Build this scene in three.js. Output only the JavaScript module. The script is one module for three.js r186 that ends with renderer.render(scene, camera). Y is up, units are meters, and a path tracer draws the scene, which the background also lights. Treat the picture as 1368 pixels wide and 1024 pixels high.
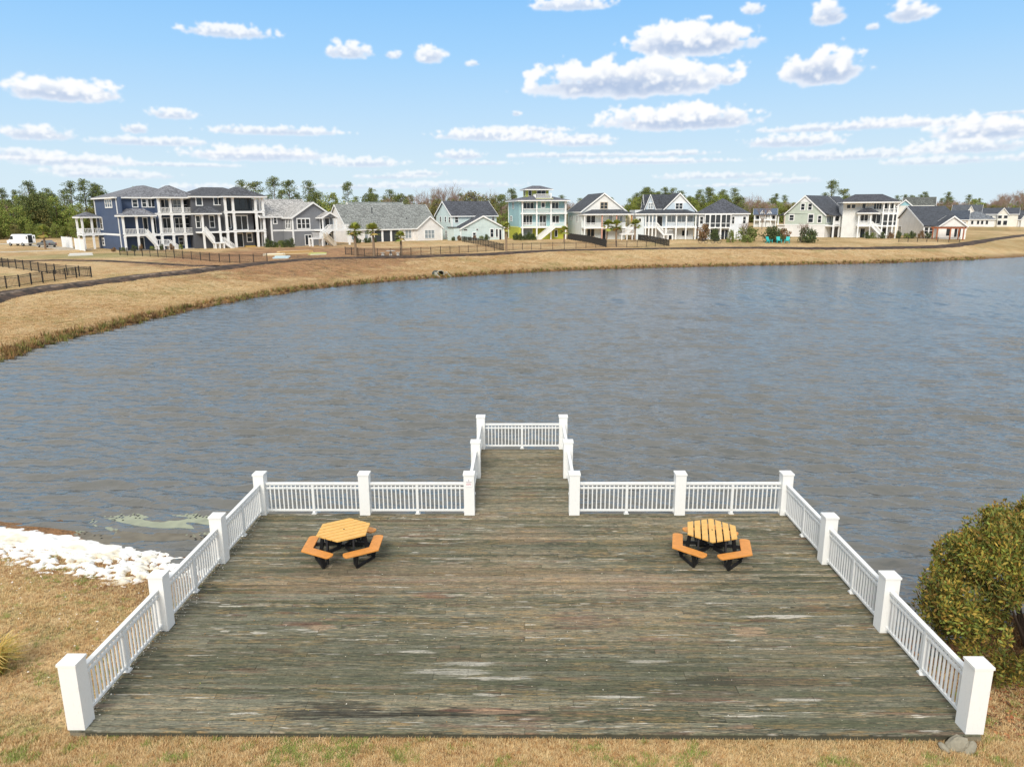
import * as THREE from 'three';
import { mergeGeometries } from 'three/addons/utils/BufferGeometryUtils.js';

// ---------------------------------------------------------------- camera
const scene = new THREE.Scene();
const camera = new THREE.PerspectiveCamera(2 * Math.atan(512 / 983.07) * 180 / Math.PI, 1024 / 766, 0.1, 6000);
camera.rotation.order = 'YXZ';
camera.position.set(0.047, 8.290, 19.399);
camera.rotation.set(-0.2289, 0.0156, -0.006);

const renderer = new THREE.WebGLRenderer({ antialias: true });
renderer.toneMapping = THREE.LinearToneMapping;
renderer.toneMappingExposure = 1.05;
renderer.shadowMap.enabled = true;

// ---------------------------------------------------------------- noise and random numbers
function rngOf(seed) { let a = seed >>> 0; return () => { a = (a + 0x6D2B79F5) >>> 0; let t = a; t = Math.imul(t ^ (t >>> 15), t | 1); t ^= t + Math.imul(t ^ (t >>> 7), t | 61); return ((t ^ (t >>> 14)) >>> 0) / 4294967296; }; }
function hash2(i, j) { let h = Math.imul(i | 0, 374761393) + Math.imul(j | 0, 668265263); h = Math.imul(h ^ (h >>> 13), 1274126177); return ((h ^ (h >>> 16)) >>> 0) / 4294967296; }
function vnoise(x, y) {
  const i = Math.floor(x), j = Math.floor(y); let u = x - i, v = y - j; u = u * u * (3 - 2 * u); v = v * v * (3 - 2 * v);
  const a = hash2(i, j), b = hash2(i + 1, j), c = hash2(i, j + 1), d = hash2(i + 1, j + 1);
  return a + (b - a) * u + (c - a) * v + (a - b - c + d) * u * v;
}
function fbm(x, y, n = 4) { let s = 0, a = 0.5, t = 0; for (let k = 0; k < n; k++) { s += a * vnoise(x, y); t += a; a *= 0.5; x = x * 2.03 + 17.7; y = y * 2.03 + 9.2; } return s / t; }
const clamp = (x, a = 0, b = 1) => Math.min(b, Math.max(a, x));
const sstep = (a, b, x) => { const t = clamp((x - a) / (b - a)); return t * t * (3 - 2 * t); };
const lerp = (a, b, t) => a + (b - a) * t;
const mix3 = (a, b, t) => [lerp(a[0], b[0], t), lerp(a[1], b[1], t), lerp(a[2], b[2], t)];
const lin = (c) => c <= 0.04045 ? c / 12.92 : Math.pow((c + 0.055) / 1.055, 2.4);
const srgb = (r, g, b) => [lin(r / 255), lin(g / 255), lin(b / 255)];
const D2R = Math.PI / 180;

// ---------------------------------------------------------------- sky: blue air and fair-weather clouds
{
  const W = 4096, H = 2048, data = new Float32Array(W * H * 4);
  const stops = [[-90, srgb(196, 210, 222)], [0, srgb(216, 232, 241)], [3, srgb(208, 230, 243)], [7, srgb(186, 220, 247)], [11, srgb(160, 208, 249)], [16, srgb(132, 192, 247)], [28, srgb(108, 172, 238)], [50, srgb(84, 148, 226)], [90, srgb(76, 138, 218)]];
  const air = (el) => { for (let k = 1; k < stops.length; k++) if (el <= stops[k][0]) return mix3(stops[k - 1][1], stops[k][1], (el - stops[k - 1][0]) / (stops[k][0] - stops[k - 1][0])); return stops[stops.length - 1][1]; };
  for (let j = 0; j < H; j++) {
    const c = air((j + 0.5) / H * 180 - 90);
    for (let i = 0; i < W; i++) { const o = (j * W + i) * 4; data[o] = c[0]; data[o + 1] = c[1]; data[o + 2] = c[2]; data[o + 3] = 1; }
  }
  // azimuth (from straight ahead, to the right), elevation of the middle, half width, half height, all in degrees
  const clouds = [[7.69, 9.23, 8.55, 1.66], [11.24, 6.47, 6.17, 1.10], [12.04, 11.60, 5.01, 1.48], [20.79, 9.30, 2.99, 1.46], [20.74, 12.57, 1.38, 0.96], [25.64, 12.17, 1.52, 0.85], [3.59, 14.06, 3.43, 0.55], [16.04, 13.18, 0.88, 0.49], [-30.57, 7.66, 3.63, 0.97], [-32.52, 5.03, 2.26, 0.63], [-24.38, 6.55, 1.64, 0.47], [-20.35, 11.85, 3.41, 0.54], [-12.44, 11.03, 1.88, 0.71], [-6.80, 10.92, 1.40, 0.77], [-26.76, 5.51, 0.90, 0.42], [-25.94, 4.74, 4.24, 0.38], [-19.31, 4.12, 5.42, 0.75], [-12.06, 3.58, 3.81, 0.47], [-30.89, 3.41, 4.14, 0.56], [-2.11, 5.55, 4.99, 0.57], [3.98, 4.98, 3.18, 0.42], [-4.64, 4.13, 2.00, 0.48], [19.25, 4.70, 3.82, 0.59], [30.78, 5.00, 3.48, 1.07], [22.69, 3.65, 6.23, 0.44], [14.48, 8.96, 1.11, 0.58], [23.54, 11.49, 0.44, 0.26], [-7.72, 2.80, 2.22, 0.27], [-33.28, 3.75, 2.45, 0.45], [29.69, 3.93, 3.96, 0.64], [-0.44, 7.00, 0.44, 0.21], [-3.69, 10.37, 0.65, 0.24], [-9.31, 10.88, 0.64, 0.38], [28.11, 3.07, 3.71, 0.33], [11.08, 4.07, 3.16, 0.26]];
  // thin flat streaks low over the horizon, all round
  { const q = rngOf(19); for (let k = 0; k < 120; k++) clouds.push([-180 + 3 * k + 3 * q(), 1.7 + 4.6 * q(), 2.5 + 4.5 * q(), 0.16 + 0.26 * q()]); }
  // the same kind of clouds goes on all round
  const r = rngOf(77);
  for (let k = 0; k < 560; k++) {
    const az = -180 + 360 * r(), el = 2.6 + 80 * Math.pow(r(), 1.35), w = (1 + 4.2 * r() * r()) * (0.8 + el / 17), h = w * (0.16 + 0.16 * r()) * (0.8 + el / 28);
    if (Math.abs(az) < 39 + w && el < 15 + h) continue;
    clouds.push([az, el, w / Math.max(0.3, Math.cos(el * D2R)), h]);
  }
  const ppd = W / 360;
  clouds.sort((a, b) => b[1] - a[1]);
  clouds.forEach(([az, el, w, h], n) => {
    const j0 = Math.max(0, Math.floor((el - h * 1.5 + 90) * ppd)), j1 = Math.min(H - 1, Math.ceil((el + h * 1.9 + 90) * ppd));
    const i0 = Math.floor((az - w * 1.35 - 90 + 180) * ppd), i1 = Math.ceil((az + w * 1.35 - 90 + 180) * ppd);
    const small = clamp(h / 0.9, 0.35, 1), sx = 0.95 / Math.max(0.55, Math.min(h, 2.2)), ox = n * 31.7, big = sstep(0.5, 1.5, h);
    for (let j = j0; j <= j1; j++) for (let i = i0; i <= i1; i++) {
      const a = i / ppd + 90 - 180, e = j / ppd - 90;
      const warp = (fbm(a * sx * 0.9 + ox, e * sx * 1.7, 3) - 0.5);
      const dx = (a - az) / w + warp * 0.35, dyr = (e - el) / h;
      const crown = fbm(a * sx * 1.1 + ox + 5, n * 3.1, 3);                            // an uneven top along the cloud
      const dy = dyr > -0.25 ? (dyr + 0.25) / (0.75 + 0.75 * crown) : (dyr + 0.25) / 0.62;
      const puff = fbm(a * sx * 2.1 + ox, e * sx * 2.9 + 4, 5) - 0.5;
      const f = 1 - Math.pow(Math.abs(dx), 2.2) - dy * dy + puff * (dyr < -0.2 ? 0.9 : 1.7);
      const al = sstep(0.02, lerp(0.6, 0.34, big), f) * lerp(0.75, 0.97, small);
      if (al <= 0.002) continue;
      const lit = clamp(0.46 + dyr * 0.75 + puff * 1.7), thick = sstep(0.2, 0.95, f);
      const under = mix3(srgb(232, 238, 248), srgb(178, 196, 224), thick * (0.6 + 0.4 * big));
      const c = mix3(under, [0.97, 0.975, 0.985], sstep(0.12, 0.72, lit));
      const haze = 0.3 * sstep(6, 1.0, e), o = (j * W + ((i % W) + W) % W) * 4;
      for (let k = 0; k < 3; k++) data[o + k] = lerp(data[o + k], c[k], al * (1 - haze));
    }
  });
  // near-closed cloud layer, out of view overhead all round, placed to grey the water
  for (let j = Math.floor(105 * ppd); j < H; j++) {
    const e = ((j + 0.5) / ppd - 90) * D2R, R = 1 / Math.tan(Math.max(e, 0.02)), fade = sstep(15.5, 20, e / D2R);
    for (let i = 0; i < W; i++) {
      const a = i / W * 2 * Math.PI, x = R * Math.cos(a) * 2.2 + 50, z = R * Math.sin(a) * 2.2 + 50, n = fbm(x, z, 5), cov = sstep(0.22, 0.40, n) * fade * 0.94; if (cov < 0.003) continue;
      const c = mix3([0.97, 0.975, 0.985], srgb(214, 222, 232), sstep(0.5, 0.68, n)), o = (j * W + i) * 4; for (let k = 0; k < 3; k++) data[o + k] = lerp(data[o + k], c[k], cov);
    }
  }
  const sky = new THREE.DataTexture(data, W, H, THREE.RGBAFormat, THREE.FloatType);
  sky.mapping = THREE.EquirectangularReflectionMapping; sky.magFilter = THREE.LinearFilter; sky.needsUpdate = true;
  scene.background = sky; scene.environment = sky;
}
// a sun softened by thin cloud, behind the camera and to the left
const sun = new THREE.DirectionalLight(new THREE.Color(1.0, 0.945, 0.85), 2.9);
sun.position.set(-22, 92, 72); sun.target.position.set(0, 0, -40); scene.add(sun, sun.target);
sun.castShadow = true; sun.shadow.radius = 42; sun.shadow.mapSize.set(4096, 4096);
Object.assign(sun.shadow.camera, { left: -220, right: 220, top: 220, bottom: -220, near: 1, far: 700 });

// ---------------------------------------------------------------- helpers
const used = new Map();
function numbered(name) { const n = used.get(name) ?? 0; used.set(name, n + 1); return n ? name + '_' + String(n).padStart(3, '0') : name; }
function tag(o, label, category, group) { o.userData.label = label; if (category) o.userData.category = category; if (group) o.userData.group = group; return o; }
function thing(name, label, category, x = 0, y = 0, z = 0, turn = 0, group) {
  const o = new THREE.Group(); o.name = numbered(name); o.position.set(x, y, z); o.rotation.y = turn; scene.add(o);
  return tag(o, label, category, group);
}
function copyOf(o, label, group) { const c = o.clone(); c.name = numbered(o.name.replace(/_\d{3}$/, '')); c.userData = { ...o.userData }; if (label) c.userData.label = label; if (group) c.userData.group = group; scene.add(c); return c; }
function structure(o) { o.userData.kind = 'structure'; return o; }
function shade(m) { m.castShadow = true; m.receiveShadow = true; return m; }
function part(parent, name, geos, m) {
  const g = Array.isArray(geos) ? (geos.length === 1 ? geos[0] : mergeGeometries(geos.map((q) => q.index ? q.toNonIndexed() : q))) : geos;
  const o = shade(new THREE.Mesh(g, m)); o.name = parent === scene ? numbered(name) : name; parent.add(o); return o;
}
// uv in metres, by the way each triangle faces
function uvm(g) {
  if (g.index) g = g.toNonIndexed();
  g.computeVertexNormals();
  const p = g.attributes.position, n = g.attributes.normal, uv = new Float32Array(p.count * 2);
  for (let i = 0; i < p.count; i++) {
    const x = Math.abs(n.getX(i)), y = Math.abs(n.getY(i)), z = Math.abs(n.getZ(i));
    if (x > y && x > z) { uv[2 * i] = p.getZ(i); uv[2 * i + 1] = p.getY(i); }
    else if (z >= x && z > y * 0.45) { uv[2 * i] = p.getX(i); uv[2 * i + 1] = p.getY(i); }
    else { uv[2 * i] = p.getX(i); uv[2 * i + 1] = p.getZ(i); }
  }
  g.setAttribute('uv', new THREE.BufferAttribute(uv, 2));
  for (const k of Object.keys(g.attributes)) if (!['position', 'normal', 'uv'].includes(k)) g.deleteAttribute(k);
  return g;
}
function box(x0, x1, y0, y1, z0, z1) { const g = new THREE.BoxGeometry(Math.abs(x1 - x0), Math.abs(y1 - y0), Math.abs(z1 - z0)); g.translate((x0 + x1) / 2, (y0 + y1) / 2, (z0 + z1) / 2); return uvm(g); }
// a bar with a w x h section between two points
function bar(a, b, w, h = w) {
  const A = new THREE.Vector3(...a), B = new THREE.Vector3(...b), L = A.distanceTo(B), g = new THREE.BoxGeometry(w, h, L);
  const d = B.clone().sub(A).normalize(), m = new THREE.Matrix4().lookAt(B, A, Math.abs(d.y) > 0.99 ? new THREE.Vector3(1, 0, 0) : new THREE.Vector3(0, 1, 0));
  g.applyMatrix4(m); g.translate((a[0] + b[0]) / 2, (a[1] + b[1]) / 2, (a[2] + b[2]) / 2); return uvm(g);
}
// polygon (pairs) swept along an axis: 'z' takes (x,y), 'x' takes (z,y), 'y' takes (x,z)
function prism(poly, a0, a1, axis) {
  const sh = poly.map(([u, v]) => new THREE.Vector2(u, v)); if (THREE.ShapeUtils.isClockWise(sh)) sh.reverse();
  const tri = THREE.ShapeUtils.triangulateShape(sh, []), out = [];
  const at = (p, a) => axis === 'z' ? [p.x, p.y, a] : axis === 'x' ? [a, p.y, p.x] : [p.x, a, p.y];
  const flip = axis !== 'z', lo = Math.min(a0, a1), hi = Math.max(a0, a1);
  const push = (A, B, C) => flip ? out.push(...A, ...C, ...B) : out.push(...A, ...B, ...C);
  for (const [i, j, k] of tri) { push(at(sh[i], hi), at(sh[j], hi), at(sh[k], hi)); push(at(sh[i], lo), at(sh[k], lo), at(sh[j], lo)); }
  for (let i = 0; i < sh.length; i++) { const p = sh[i], q = sh[(i + 1) % sh.length]; push(at(p, lo), at(q, lo), at(q, hi)); push(at(p, lo), at(q, hi), at(p, hi)); }
  const g = new THREE.BufferGeometry(); g.setAttribute('position', new THREE.Float32BufferAttribute(out, 3)); return uvm(g);
}
function tris(list) { const g = new THREE.BufferGeometry(); g.setAttribute('position', new THREE.Float32BufferAttribute(list.flat(2), 3)); return uvm(g); }
function tex(w, h, fn, { srgbMap = true, rep = 1 } = {}) {
  const d = new Uint8Array(w * h * 4);
  for (let j = 0; j < h; j++) for (let i = 0; i < w; i++) { const c = fn(i / w, j / h, i, j), o = (j * w + i) * 4; d[o] = clamp(c[0], 0, 255); d[o + 1] = clamp(c[1], 0, 255); d[o + 2] = clamp(c[2], 0, 255); d[o + 3] = 255; }
  const t = new THREE.DataTexture(d, w, h); t.wrapS = t.wrapT = THREE.RepeatWrapping; t.magFilter = THREE.LinearFilter; t.minFilter = THREE.LinearMipmapLinearFilter; t.generateMipmaps = true;
  if (srgbMap) t.colorSpace = THREE.SRGBColorSpace; t.repeat.set(1 / rep, 1 / rep); t.needsUpdate = true; return t;
}
// noise that repeats after n cells, for tiling textures
function tnoise(u, v, n, seed = 0) {
  const x = u * n, y = v * n, i = Math.floor(x), j = Math.floor(y); let a = x - i, b = y - j; a = a * a * (3 - 2 * a); b = b * b * (3 - 2 * b);
  const w = (k) => ((k % n) + n) % n, h = (p, q) => hash2(w(p) + seed * 131, w(q) + seed * 71);
  return lerp(lerp(h(i, j), h(i + 1, j), a), lerp(h(i, j + 1), h(i + 1, j + 1), a), b);
}
function tfbm(u, v, n, oct, seed = 0) { let s = 0, a = 0.5, t = 0; for (let k = 0; k < oct; k++) { s += a * tnoise(u, v, n, seed + k); t += a; a *= 0.55; n *= 2; } return s / t; }

// ---------------------------------------------------------------- terrain
const WATER = -0.8;
const pond = [[-30.8, -12.7], [-31.8, -20.3], [-32.9, -25.6], [-33.4, -30.8], [-33.4, -37.3], [-32.7, -44.3], [-31.0, -56.7], [-26.9, -69.2], [-19.7, -78.5], [-10.6, -87.2], [0.2, -94.6], [12.2, -99.9], [25, -103.9], [38.1, -106.5], [51.7, -109.2], [65.8, -112], [82.9, -118.9], [97.5, -126.9], [115.7, -135.7], [140, -142], [152, -110], [120, -60], [80, -25], [45, -8], [25, -1], [14, 2.6], [9.9, 4.1], [8.6, 4.9], [4, 4], [0, 3.5], [-5, 2.4], [-8.6, 1.35], [-10.4, 0.35], [-12.5, -0.5], [-14.7, -1.5], [-16.4, -1.9], [-20, -3.2], [-25, -6.2], [-29, -9]];
const pond2 = [[168, -262], [161, -252], [165, -244], [167, -231], [204, -206], [270, -221], [270, -262], [200, -266]];
function sdf(poly, x, z) {
  let d = 1e9, inside = false;
  for (let i = 0, j = poly.length - 1; i < poly.length; j = i++) {
    const [ax, az] = poly[j], [bx, bz] = poly[i], ex = bx - ax, ez = bz - az, t = clamp(((x - ax) * ex + (z - az) * ez) / (ex * ex + ez * ez));
    const qx = x - ax - ex * t, qz = z - az - ez * t; d = Math.min(d, qx * qx + qz * qz);
    if ((az > z) !== (bz > z) && x < (bx - ax) * (z - az) / (bz - az) + ax) inside = !inside;
  }
  return inside ? -Math.sqrt(d) : Math.sqrt(d);
}
function shoreWobble(x, z) { return (fbm(x * 0.45 + 3, z * 0.45, 3) - 0.5) * 1.5 + (fbm(x * 1.7, z * 1.7 + 8, 2) - 0.5) * 0.4; }
function nearness(x, z) { return sstep(34, 15, Math.hypot(x, (z - 6) * 1.15)); }
function groundAt(x, z) {
  const near = nearness(x, z), d1 = sdf(pond, x, z) + shoreWobble(x, z) * lerp(1, 0.5, near), d2 = x > 120 && z < -180 ? sdf(pond2, x, z) : 1e3;
  const d = Math.min(d1, d2);
  if (d < 0) return [WATER - Math.min(1.6, 0.05 - d * 0.3), d, near];
  const w = d2 < d1 ? 5 : 21;
  const far = WATER + 0.16 * sstep(0, 0.5, d) + 1.84 * (0.45 * clamp(d / w) + 0.55 * sstep(0, w, d)) + 0.4 * sstep(w, w + 25, d);
  const close = WATER + 0.66 * (0.4 * clamp(d / 4.6) + 0.6 * sstep(0, 4.6, d));
  return [lerp(far, close, near) + (fbm(x * 0.35, z * 0.35, 3) - 0.5) * 0.1 * sstep(0.5, 4, d) * (1 - 0.7 * near), d, near];
}
const height = (x, z) => groundAt(x, z)[0];
const TAN = srgb(202, 170, 122), TAN2 = srgb(184, 146, 98), STRAW = srgb(214, 190, 148), OLIVE = srgb(138, 132, 74), BROWN = srgb(112, 82, 54), THATCH = srgb(150, 104, 62), SOIL = srgb(168, 122, 84), GREEN = srgb(120, 130, 72);
function groundColor(x, z, d, near) {
  const n1 = fbm(x * 0.11, z * 0.11, 4), n2 = fbm(x * 0.5 + 40, z * 0.5, 3), n3 = fbm(x * 1.6 + 9, z * 1.6, 3), n4 = fbm(x * 4, z * 4 + 70, 2);
  let c = mix3(TAN, TAN2, sstep(0.35, 0.65, n1)); c = mix3(c, STRAW, 0.5 * sstep(0.45, 0.7, n2)); c = mix3(c, TAN2, 0.5 * sstep(0.5, 0.68, n3)); c = mix3(c, STRAW, 0.4 * sstep(0.5, 0.7, n4));
  c = mix3(c, OLIVE, 0.55 * sstep(0.52, 0.72, fbm(x * 0.21 + 7, z * 0.21 + 2, 4)) * sstep(0.3, 0.6, n3));
  if (near > 0.5) {
    c = mix3(c, OLIVE, 0.75 * sstep(0.55, 0.68, n4) * sstep(0.4, 0.6, n2));
    c = mix3(c, mix3(THATCH, BROWN, n4), 0.9 * sstep(3.3, 1.5, d + (n3 - 0.5) * 2.6));
  } else {
    c = mix3(c, mix3(mix3(BROWN, OLIVE, 0.5), THATCH, n4), 0.85 * sstep(4.4, 1.2, d + (n3 - 0.5) * 3.5));
    c = mix3(c, BROWN, 0.8 * sstep(1.3, 0.3, d + (n4 - 0.5) * 0.8));
    const yard = sstep(12, 4, Math.hypot((x + 37) * 0.8, (z + 104) * 0.55) - 8 + (n2 - 0.5) * 10);   // bare soil round the half-finished yards
    c = mix3(c, mix3(SOIL, BROWN, sstep(0.4, 0.75, n3)), 0.85 * yard);
    const mud = sstep(6, 1, Math.hypot((x + 33) * 0.55, z + 100 - (x + 33) * 0.5) + (n3 - 0.5) * 5); c = mix3(c, mix3(BROWN, srgb(84, 62, 46), n4), 0.8 * mud);
    const lawn = sstep(16, 6, Math.hypot(x + 72, (z + 104) * 1.4) + (n2 - 0.5) * 8);
    c = mix3(c, GREEN, 0.55 * lawn);
    if (z < -128 && x > 25) c = mix3(c, OLIVE, 0.3 * sstep(0.4, 0.6, n1));
  }
  if (d < 0) c = mix3(BROWN, [0.03, 0.03, 0.025], sstep(0, -2, d));
  return c;
}
const turf = tex(1024, 1024, (u, v) => {
  const a = tfbm(u, v, 96, 3, 1), b = tfbm(u, v, 14, 4, 5), c = tnoise(u, v, 256, 9), k = 236 + (a - 0.5) * 190 + (b - 0.5) * 70 + (c - 0.5) * 80;
  return [k, k * 0.995, k * 0.97];
}, { rep: 5 });
const turfBump = tex(512, 512, (u, v) => { const k = 255 * tfbm(u, v, 64, 3, 21); return [k, k, k]; }, { srgbMap: false, rep: 3 });
{
  const cx = 0, cz = 19, rs = [], as = [];
  for (let r = 2.5; r < 5000; r *= r < 30 ? 1.014 : r < 150 ? 1.0075 : r < 320 ? 1.014 : 1.08) rs.push(r);
  for (let a = -46; a <= 46; a += 0.3) as.push(a * D2R);
  for (let a = 50; a < 312; a += 6) as.push(a * D2R);
  const P = [], C = [], UV = [], I = [], n = as.length;
  for (const r of rs) for (const a of as) {
    const x = cx + r * Math.sin(a), z = cz - r * Math.cos(a), [y, d, near] = groundAt(x, z), c = groundColor(x, z, d, near);
    P.push(x, y, z); C.push(...c); UV.push(x, z);
  }
  for (let i = 0; i < rs.length - 1; i++) for (let j = 0; j < n; j++) { const k = (j + 1) % n, a = i * n + j, b = i * n + k, c = a + n, e = b + n; I.push(a, b, c, b, e, c); }
  const o = P.length / 3; P.push(cx, height(cx, cz), cz); C.push(...TAN); UV.push(cx, cz); for (let j = 0; j < n; j++) I.push(o, (j + 1) % n, j);
  const g = new THREE.BufferGeometry();
  g.setAttribute('position', new THREE.Float32BufferAttribute(P, 3)); g.setAttribute('color', new THREE.Float32BufferAttribute(C, 3)); g.setAttribute('uv', new THREE.Float32BufferAttribute(UV, 2));
  g.setIndex(I); g.computeVertexNormals();
  const m = structure(part(scene, 'ground', g, new THREE.MeshStandardMaterial({ vertexColors: true, map: turf, bumpMap: turfBump, bumpScale: 0.03, roughness: 1 })));
  tag(m, 'dormant tan lawn sloping down to the pond', 'ground');
}

// ---------------------------------------------------------------- pond water with wind ripples
{
  const r = rngOf(5), waves = [];
  for (let k = 0; k < 64; k++) {
    const L = 0.34 * Math.pow(4.6, Math.pow(r(), 1.1)), th = (101 + 40 * (r() + r() - 1)) * D2R;                    // running mostly towards the camera, a little to the left
    waves.push([Math.cos(th) * 2 * Math.PI / L, Math.sin(th) * 2 * Math.PI / L, r() * 6.28, L * 0.0072 * (0.5 + r()), L]);
  }
  const cx = 0, cz = 19.4, rs = [], as = [];
  for (let q = 8; q < 330; q *= q < 75 ? 1.0036 : 1.007) rs.push(q);
  for (let a = -44; a <= 44; a += 0.15) as.push(a * D2R);
  const P = [], UV = [], I = [], n = as.length;
  for (const q of rs) { const cell = q * 0.0036;
    for (const a of as) {
      const x = cx + q * Math.sin(a), z = cz - q * Math.cos(a); let y = 0;
      const gust = 0.55 + 0.9 * fbm(x * 0.09, z * 0.16, 3);
      for (const [kx, kz, ph, amp, L] of waves) { const f = clamp((L / cell - 2.2) / 2.2); if (f > 0) { const s = Math.sin(kx * x + kz * z + ph + 0.8 * Math.sin(x * 0.7 + z * 0.4)); y += amp * f * (s + 0.3 * s * s); } }
      P.push(x, WATER + y * gust, z); UV.push(x, z);
    } }
  for (let i = 0; i < rs.length - 1; i++) for (let j = 0; j < n - 1; j++) { const a = i * n + j, b = a + 1, c = a + n, e = b + n; I.push(a, b, c, b, e, c); }
  const g = new THREE.BufferGeometry(); g.setAttribute('position', new THREE.Float32BufferAttribute(P, 3)); g.setAttribute('uv', new THREE.Float32BufferAttribute(UV, 2)); g.setIndex(I); g.computeVertexNormals();
  const ridge = (u, v) => { const a = 1 - Math.abs(2 * tnoise(u + 0.015 * tnoise(u, v, 12, 61), v + 0.01 * tnoise(u, v, 20, 62), 70, 44) - 1), b = 1 - Math.abs(2 * tnoise(u, v, 130, 45) - 1); return 0.65 * a * a + 0.35 * b * b; };
  const ripple = tex(1024, 1024, (u, v) => { const k = 255 * (0.6 * tfbm(u + 0.02 * tnoise(u, v, 8, 3), v, 40, 2, 31) + 0.4 * ridge(u, v)); return [k, k, k]; }, { srgbMap: false, rep: 13 });
  ripple.repeat.set(1 / 27, 1 / 11);
  const m = structure(part(scene, 'water', g, new THREE.MeshPhysicalMaterial({ color: new THREE.Color().setRGB(0.072, 0.079, 0.076), roughness: 0.13, ior: 2.1, specularColor: new THREE.Color(1, 0.9, 0.77), bumpMap: ripple, bumpScale: 0.05 })));
  tag(m, 'grey rippled pond water', 'water');
}

// ---------------------------------------------------------------- strips laid on the ground
function ribbon(name, pts, widths, m, label, lift = 0.035, parent = scene) {
  const curve = new THREE.CatmullRomCurve3(pts.map(([x, z]) => new THREE.Vector3(x, 0, z))), N = Math.ceil(curve.getLength() / 0.9), P = [], UV = [], I = [], K = 5;
  for (let i = 0; i <= N; i++) {
    const t = i / N, p = curve.getPointAt(t), d = curve.getTangentAt(t), w0 = typeof widths === 'number' ? widths : widths(t, p);
    const e1 = (fbm(i * 0.35, 4, 2) - 0.5) * 0.5 * Math.min(1, w0 / 2), e2 = (fbm(i * 0.35, 40, 2) - 0.5) * 0.5 * Math.min(1, w0 / 2);
    for (let k = 0; k < K; k++) { const s = -w0 / 2 - e1 + (w0 + e1 + e2) * k / (K - 1), x = p.x - d.z * s, z = p.z + d.x * s; P.push(x, height(x, z) + (k && k < K - 1 ? lift : -0.06), z); UV.push(x, z); }
    if (i) for (let k = 0; k < K - 1; k++) { const a = (i - 1) * K + k, b = a + K; I.push(a, a + 1, b, b, a + 1, b + 1); }
  }
  const g = new THREE.BufferGeometry(); g.setAttribute('position', new THREE.Float32BufferAttribute(P, 3)); g.setAttribute('uv', new THREE.Float32BufferAttribute(UV, 2)); g.setIndex(I); g.computeVertexNormals();
  if (g.attributes.normal.getY(0) < 0) { g.setIndex(I.flatMap((_, i) => i % 3 === 0 ? [I[i], I[i + 2], I[i + 1]] : [])); g.computeVertexNormals(); }
  const o = structure(part(parent, name, g, m)); tag(o, label, 'path'); return o;
}
const dirtMap = tex(512, 512, (u, v) => { const a = tfbm(u, v, 12, 5, 3), k = 150 + (a - 0.5) * 260; return [k, k * 0.93, k * 0.86]; }, { rep: 6 });
const concreteMap = tex(512, 512, (u, v) => { const a = tfbm(u, v, 10, 5, 13), b = tnoise(u, v, 200, 3), k = 205 + (a - 0.5) * 60 + (b - 0.5) * 20; return [k, k * 0.97, k * 0.92]; }, { rep: 5 });
const pathMat = new THREE.MeshStandardMaterial({ color: '#6e5c4e', map: dirtMap, roughness: 1 });
const concreteMat = new THREE.MeshStandardMaterial({ color: '#e4dccd', map: concreteMap, roughness: 0.95 });
ribbon('walking_path', [[-46, -36], [-48.9, -48.9], [-48.7, -55.3], [-47.5, -61.1], [-45.2, -70], [-43.2, -75.7], [-41, -82.2], [-38.1, -88.8], [-34.5, -95.4], [-29.8, -99.7], [-24.3, -102.2], [-19.6, -104], [-12.6, -108.7], [-5, -112.5], [5.9, -120.5], [26.4, -125.7], [45.9, -128.1], [60, -128.3], [75.9, -132.8], [88, -138.4], [100.2, -148.5], [113.8, -162.6], [130.9, -178.9], [144.6, -189.2]], 4.0, pathMat, 'dark brown path following the far bank of the pond', 0.13);
ribbon('gravel_strip', [[-46, -37], [-48.9, -49.2], [-48.6, -55.3], [-47.4, -61.1], [-45.1, -70], [-43.2, -75.7], [-41.3, -81]], 1.3, new THREE.MeshStandardMaterial({ color: '#a59a90', map: dirtMap, roughness: 1 }), 'grey gravel strip along the middle of the path at left', 0.2);
ribbon('dark_strip', [[-80, -84], [-71.4, -90.9], [-64.3, -90.3], [-56.4, -88.1], [-48, -84.5], [-42.5, -83]], 2.4, pathMat, 'narrow dark strip running into the path by the left yards', 0.1);  // narrow dark strip on the lawn, same material as the path
ribbon('driveway', [[-140, -110], [-105, -114], [-94, -119], [-89.5, -123.5], [-86, -128]], 4.2, concreteMat, 'pale concrete driveway leading up to the blue house', 0.05);
ribbon('driveway', [[-140, -160], [-122, -157], [-108, -146], [-97, -134.5], [-90, -127.5]], 5, concreteMat, 'pale concrete street where the white van is parked', 0.05);

// ================================================================ the deck
const BAY = 2.94, DX = 7.44, DZ = 8.96, PLANK = 0.1405;
const rowsDeck = 64, rowsPier = 41;
function layoutRow(k, x0, x1, r) {                                    // where the boards of one row butt together
  const cuts = [x0]; let x = x0 + 1.2 + Math.round(r() * 7) * 0.42;
  while (x < x1 - 1.1) { cuts.push(x); x += 3.36 + Math.round(r() * 4) * 0.42; }
  cuts.push(x1); return cuts;
}
const deckRows = [], pierRows = [];
{ const r = rngOf(901); for (let k = 0; k < rowsDeck; k++) { const c = layoutRow(k, -DX, DX, r); deckRows.push(c); } for (let k = 0; k < rowsPier; k++) pierRows.push([-1.5, 1.5]); }
const boardOf = (rows, k, x) => { const c = rows[k]; for (let i = 0; i < c.length - 1; i++) if (x < c[i + 1]) return i; return c.length - 2; };
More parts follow.
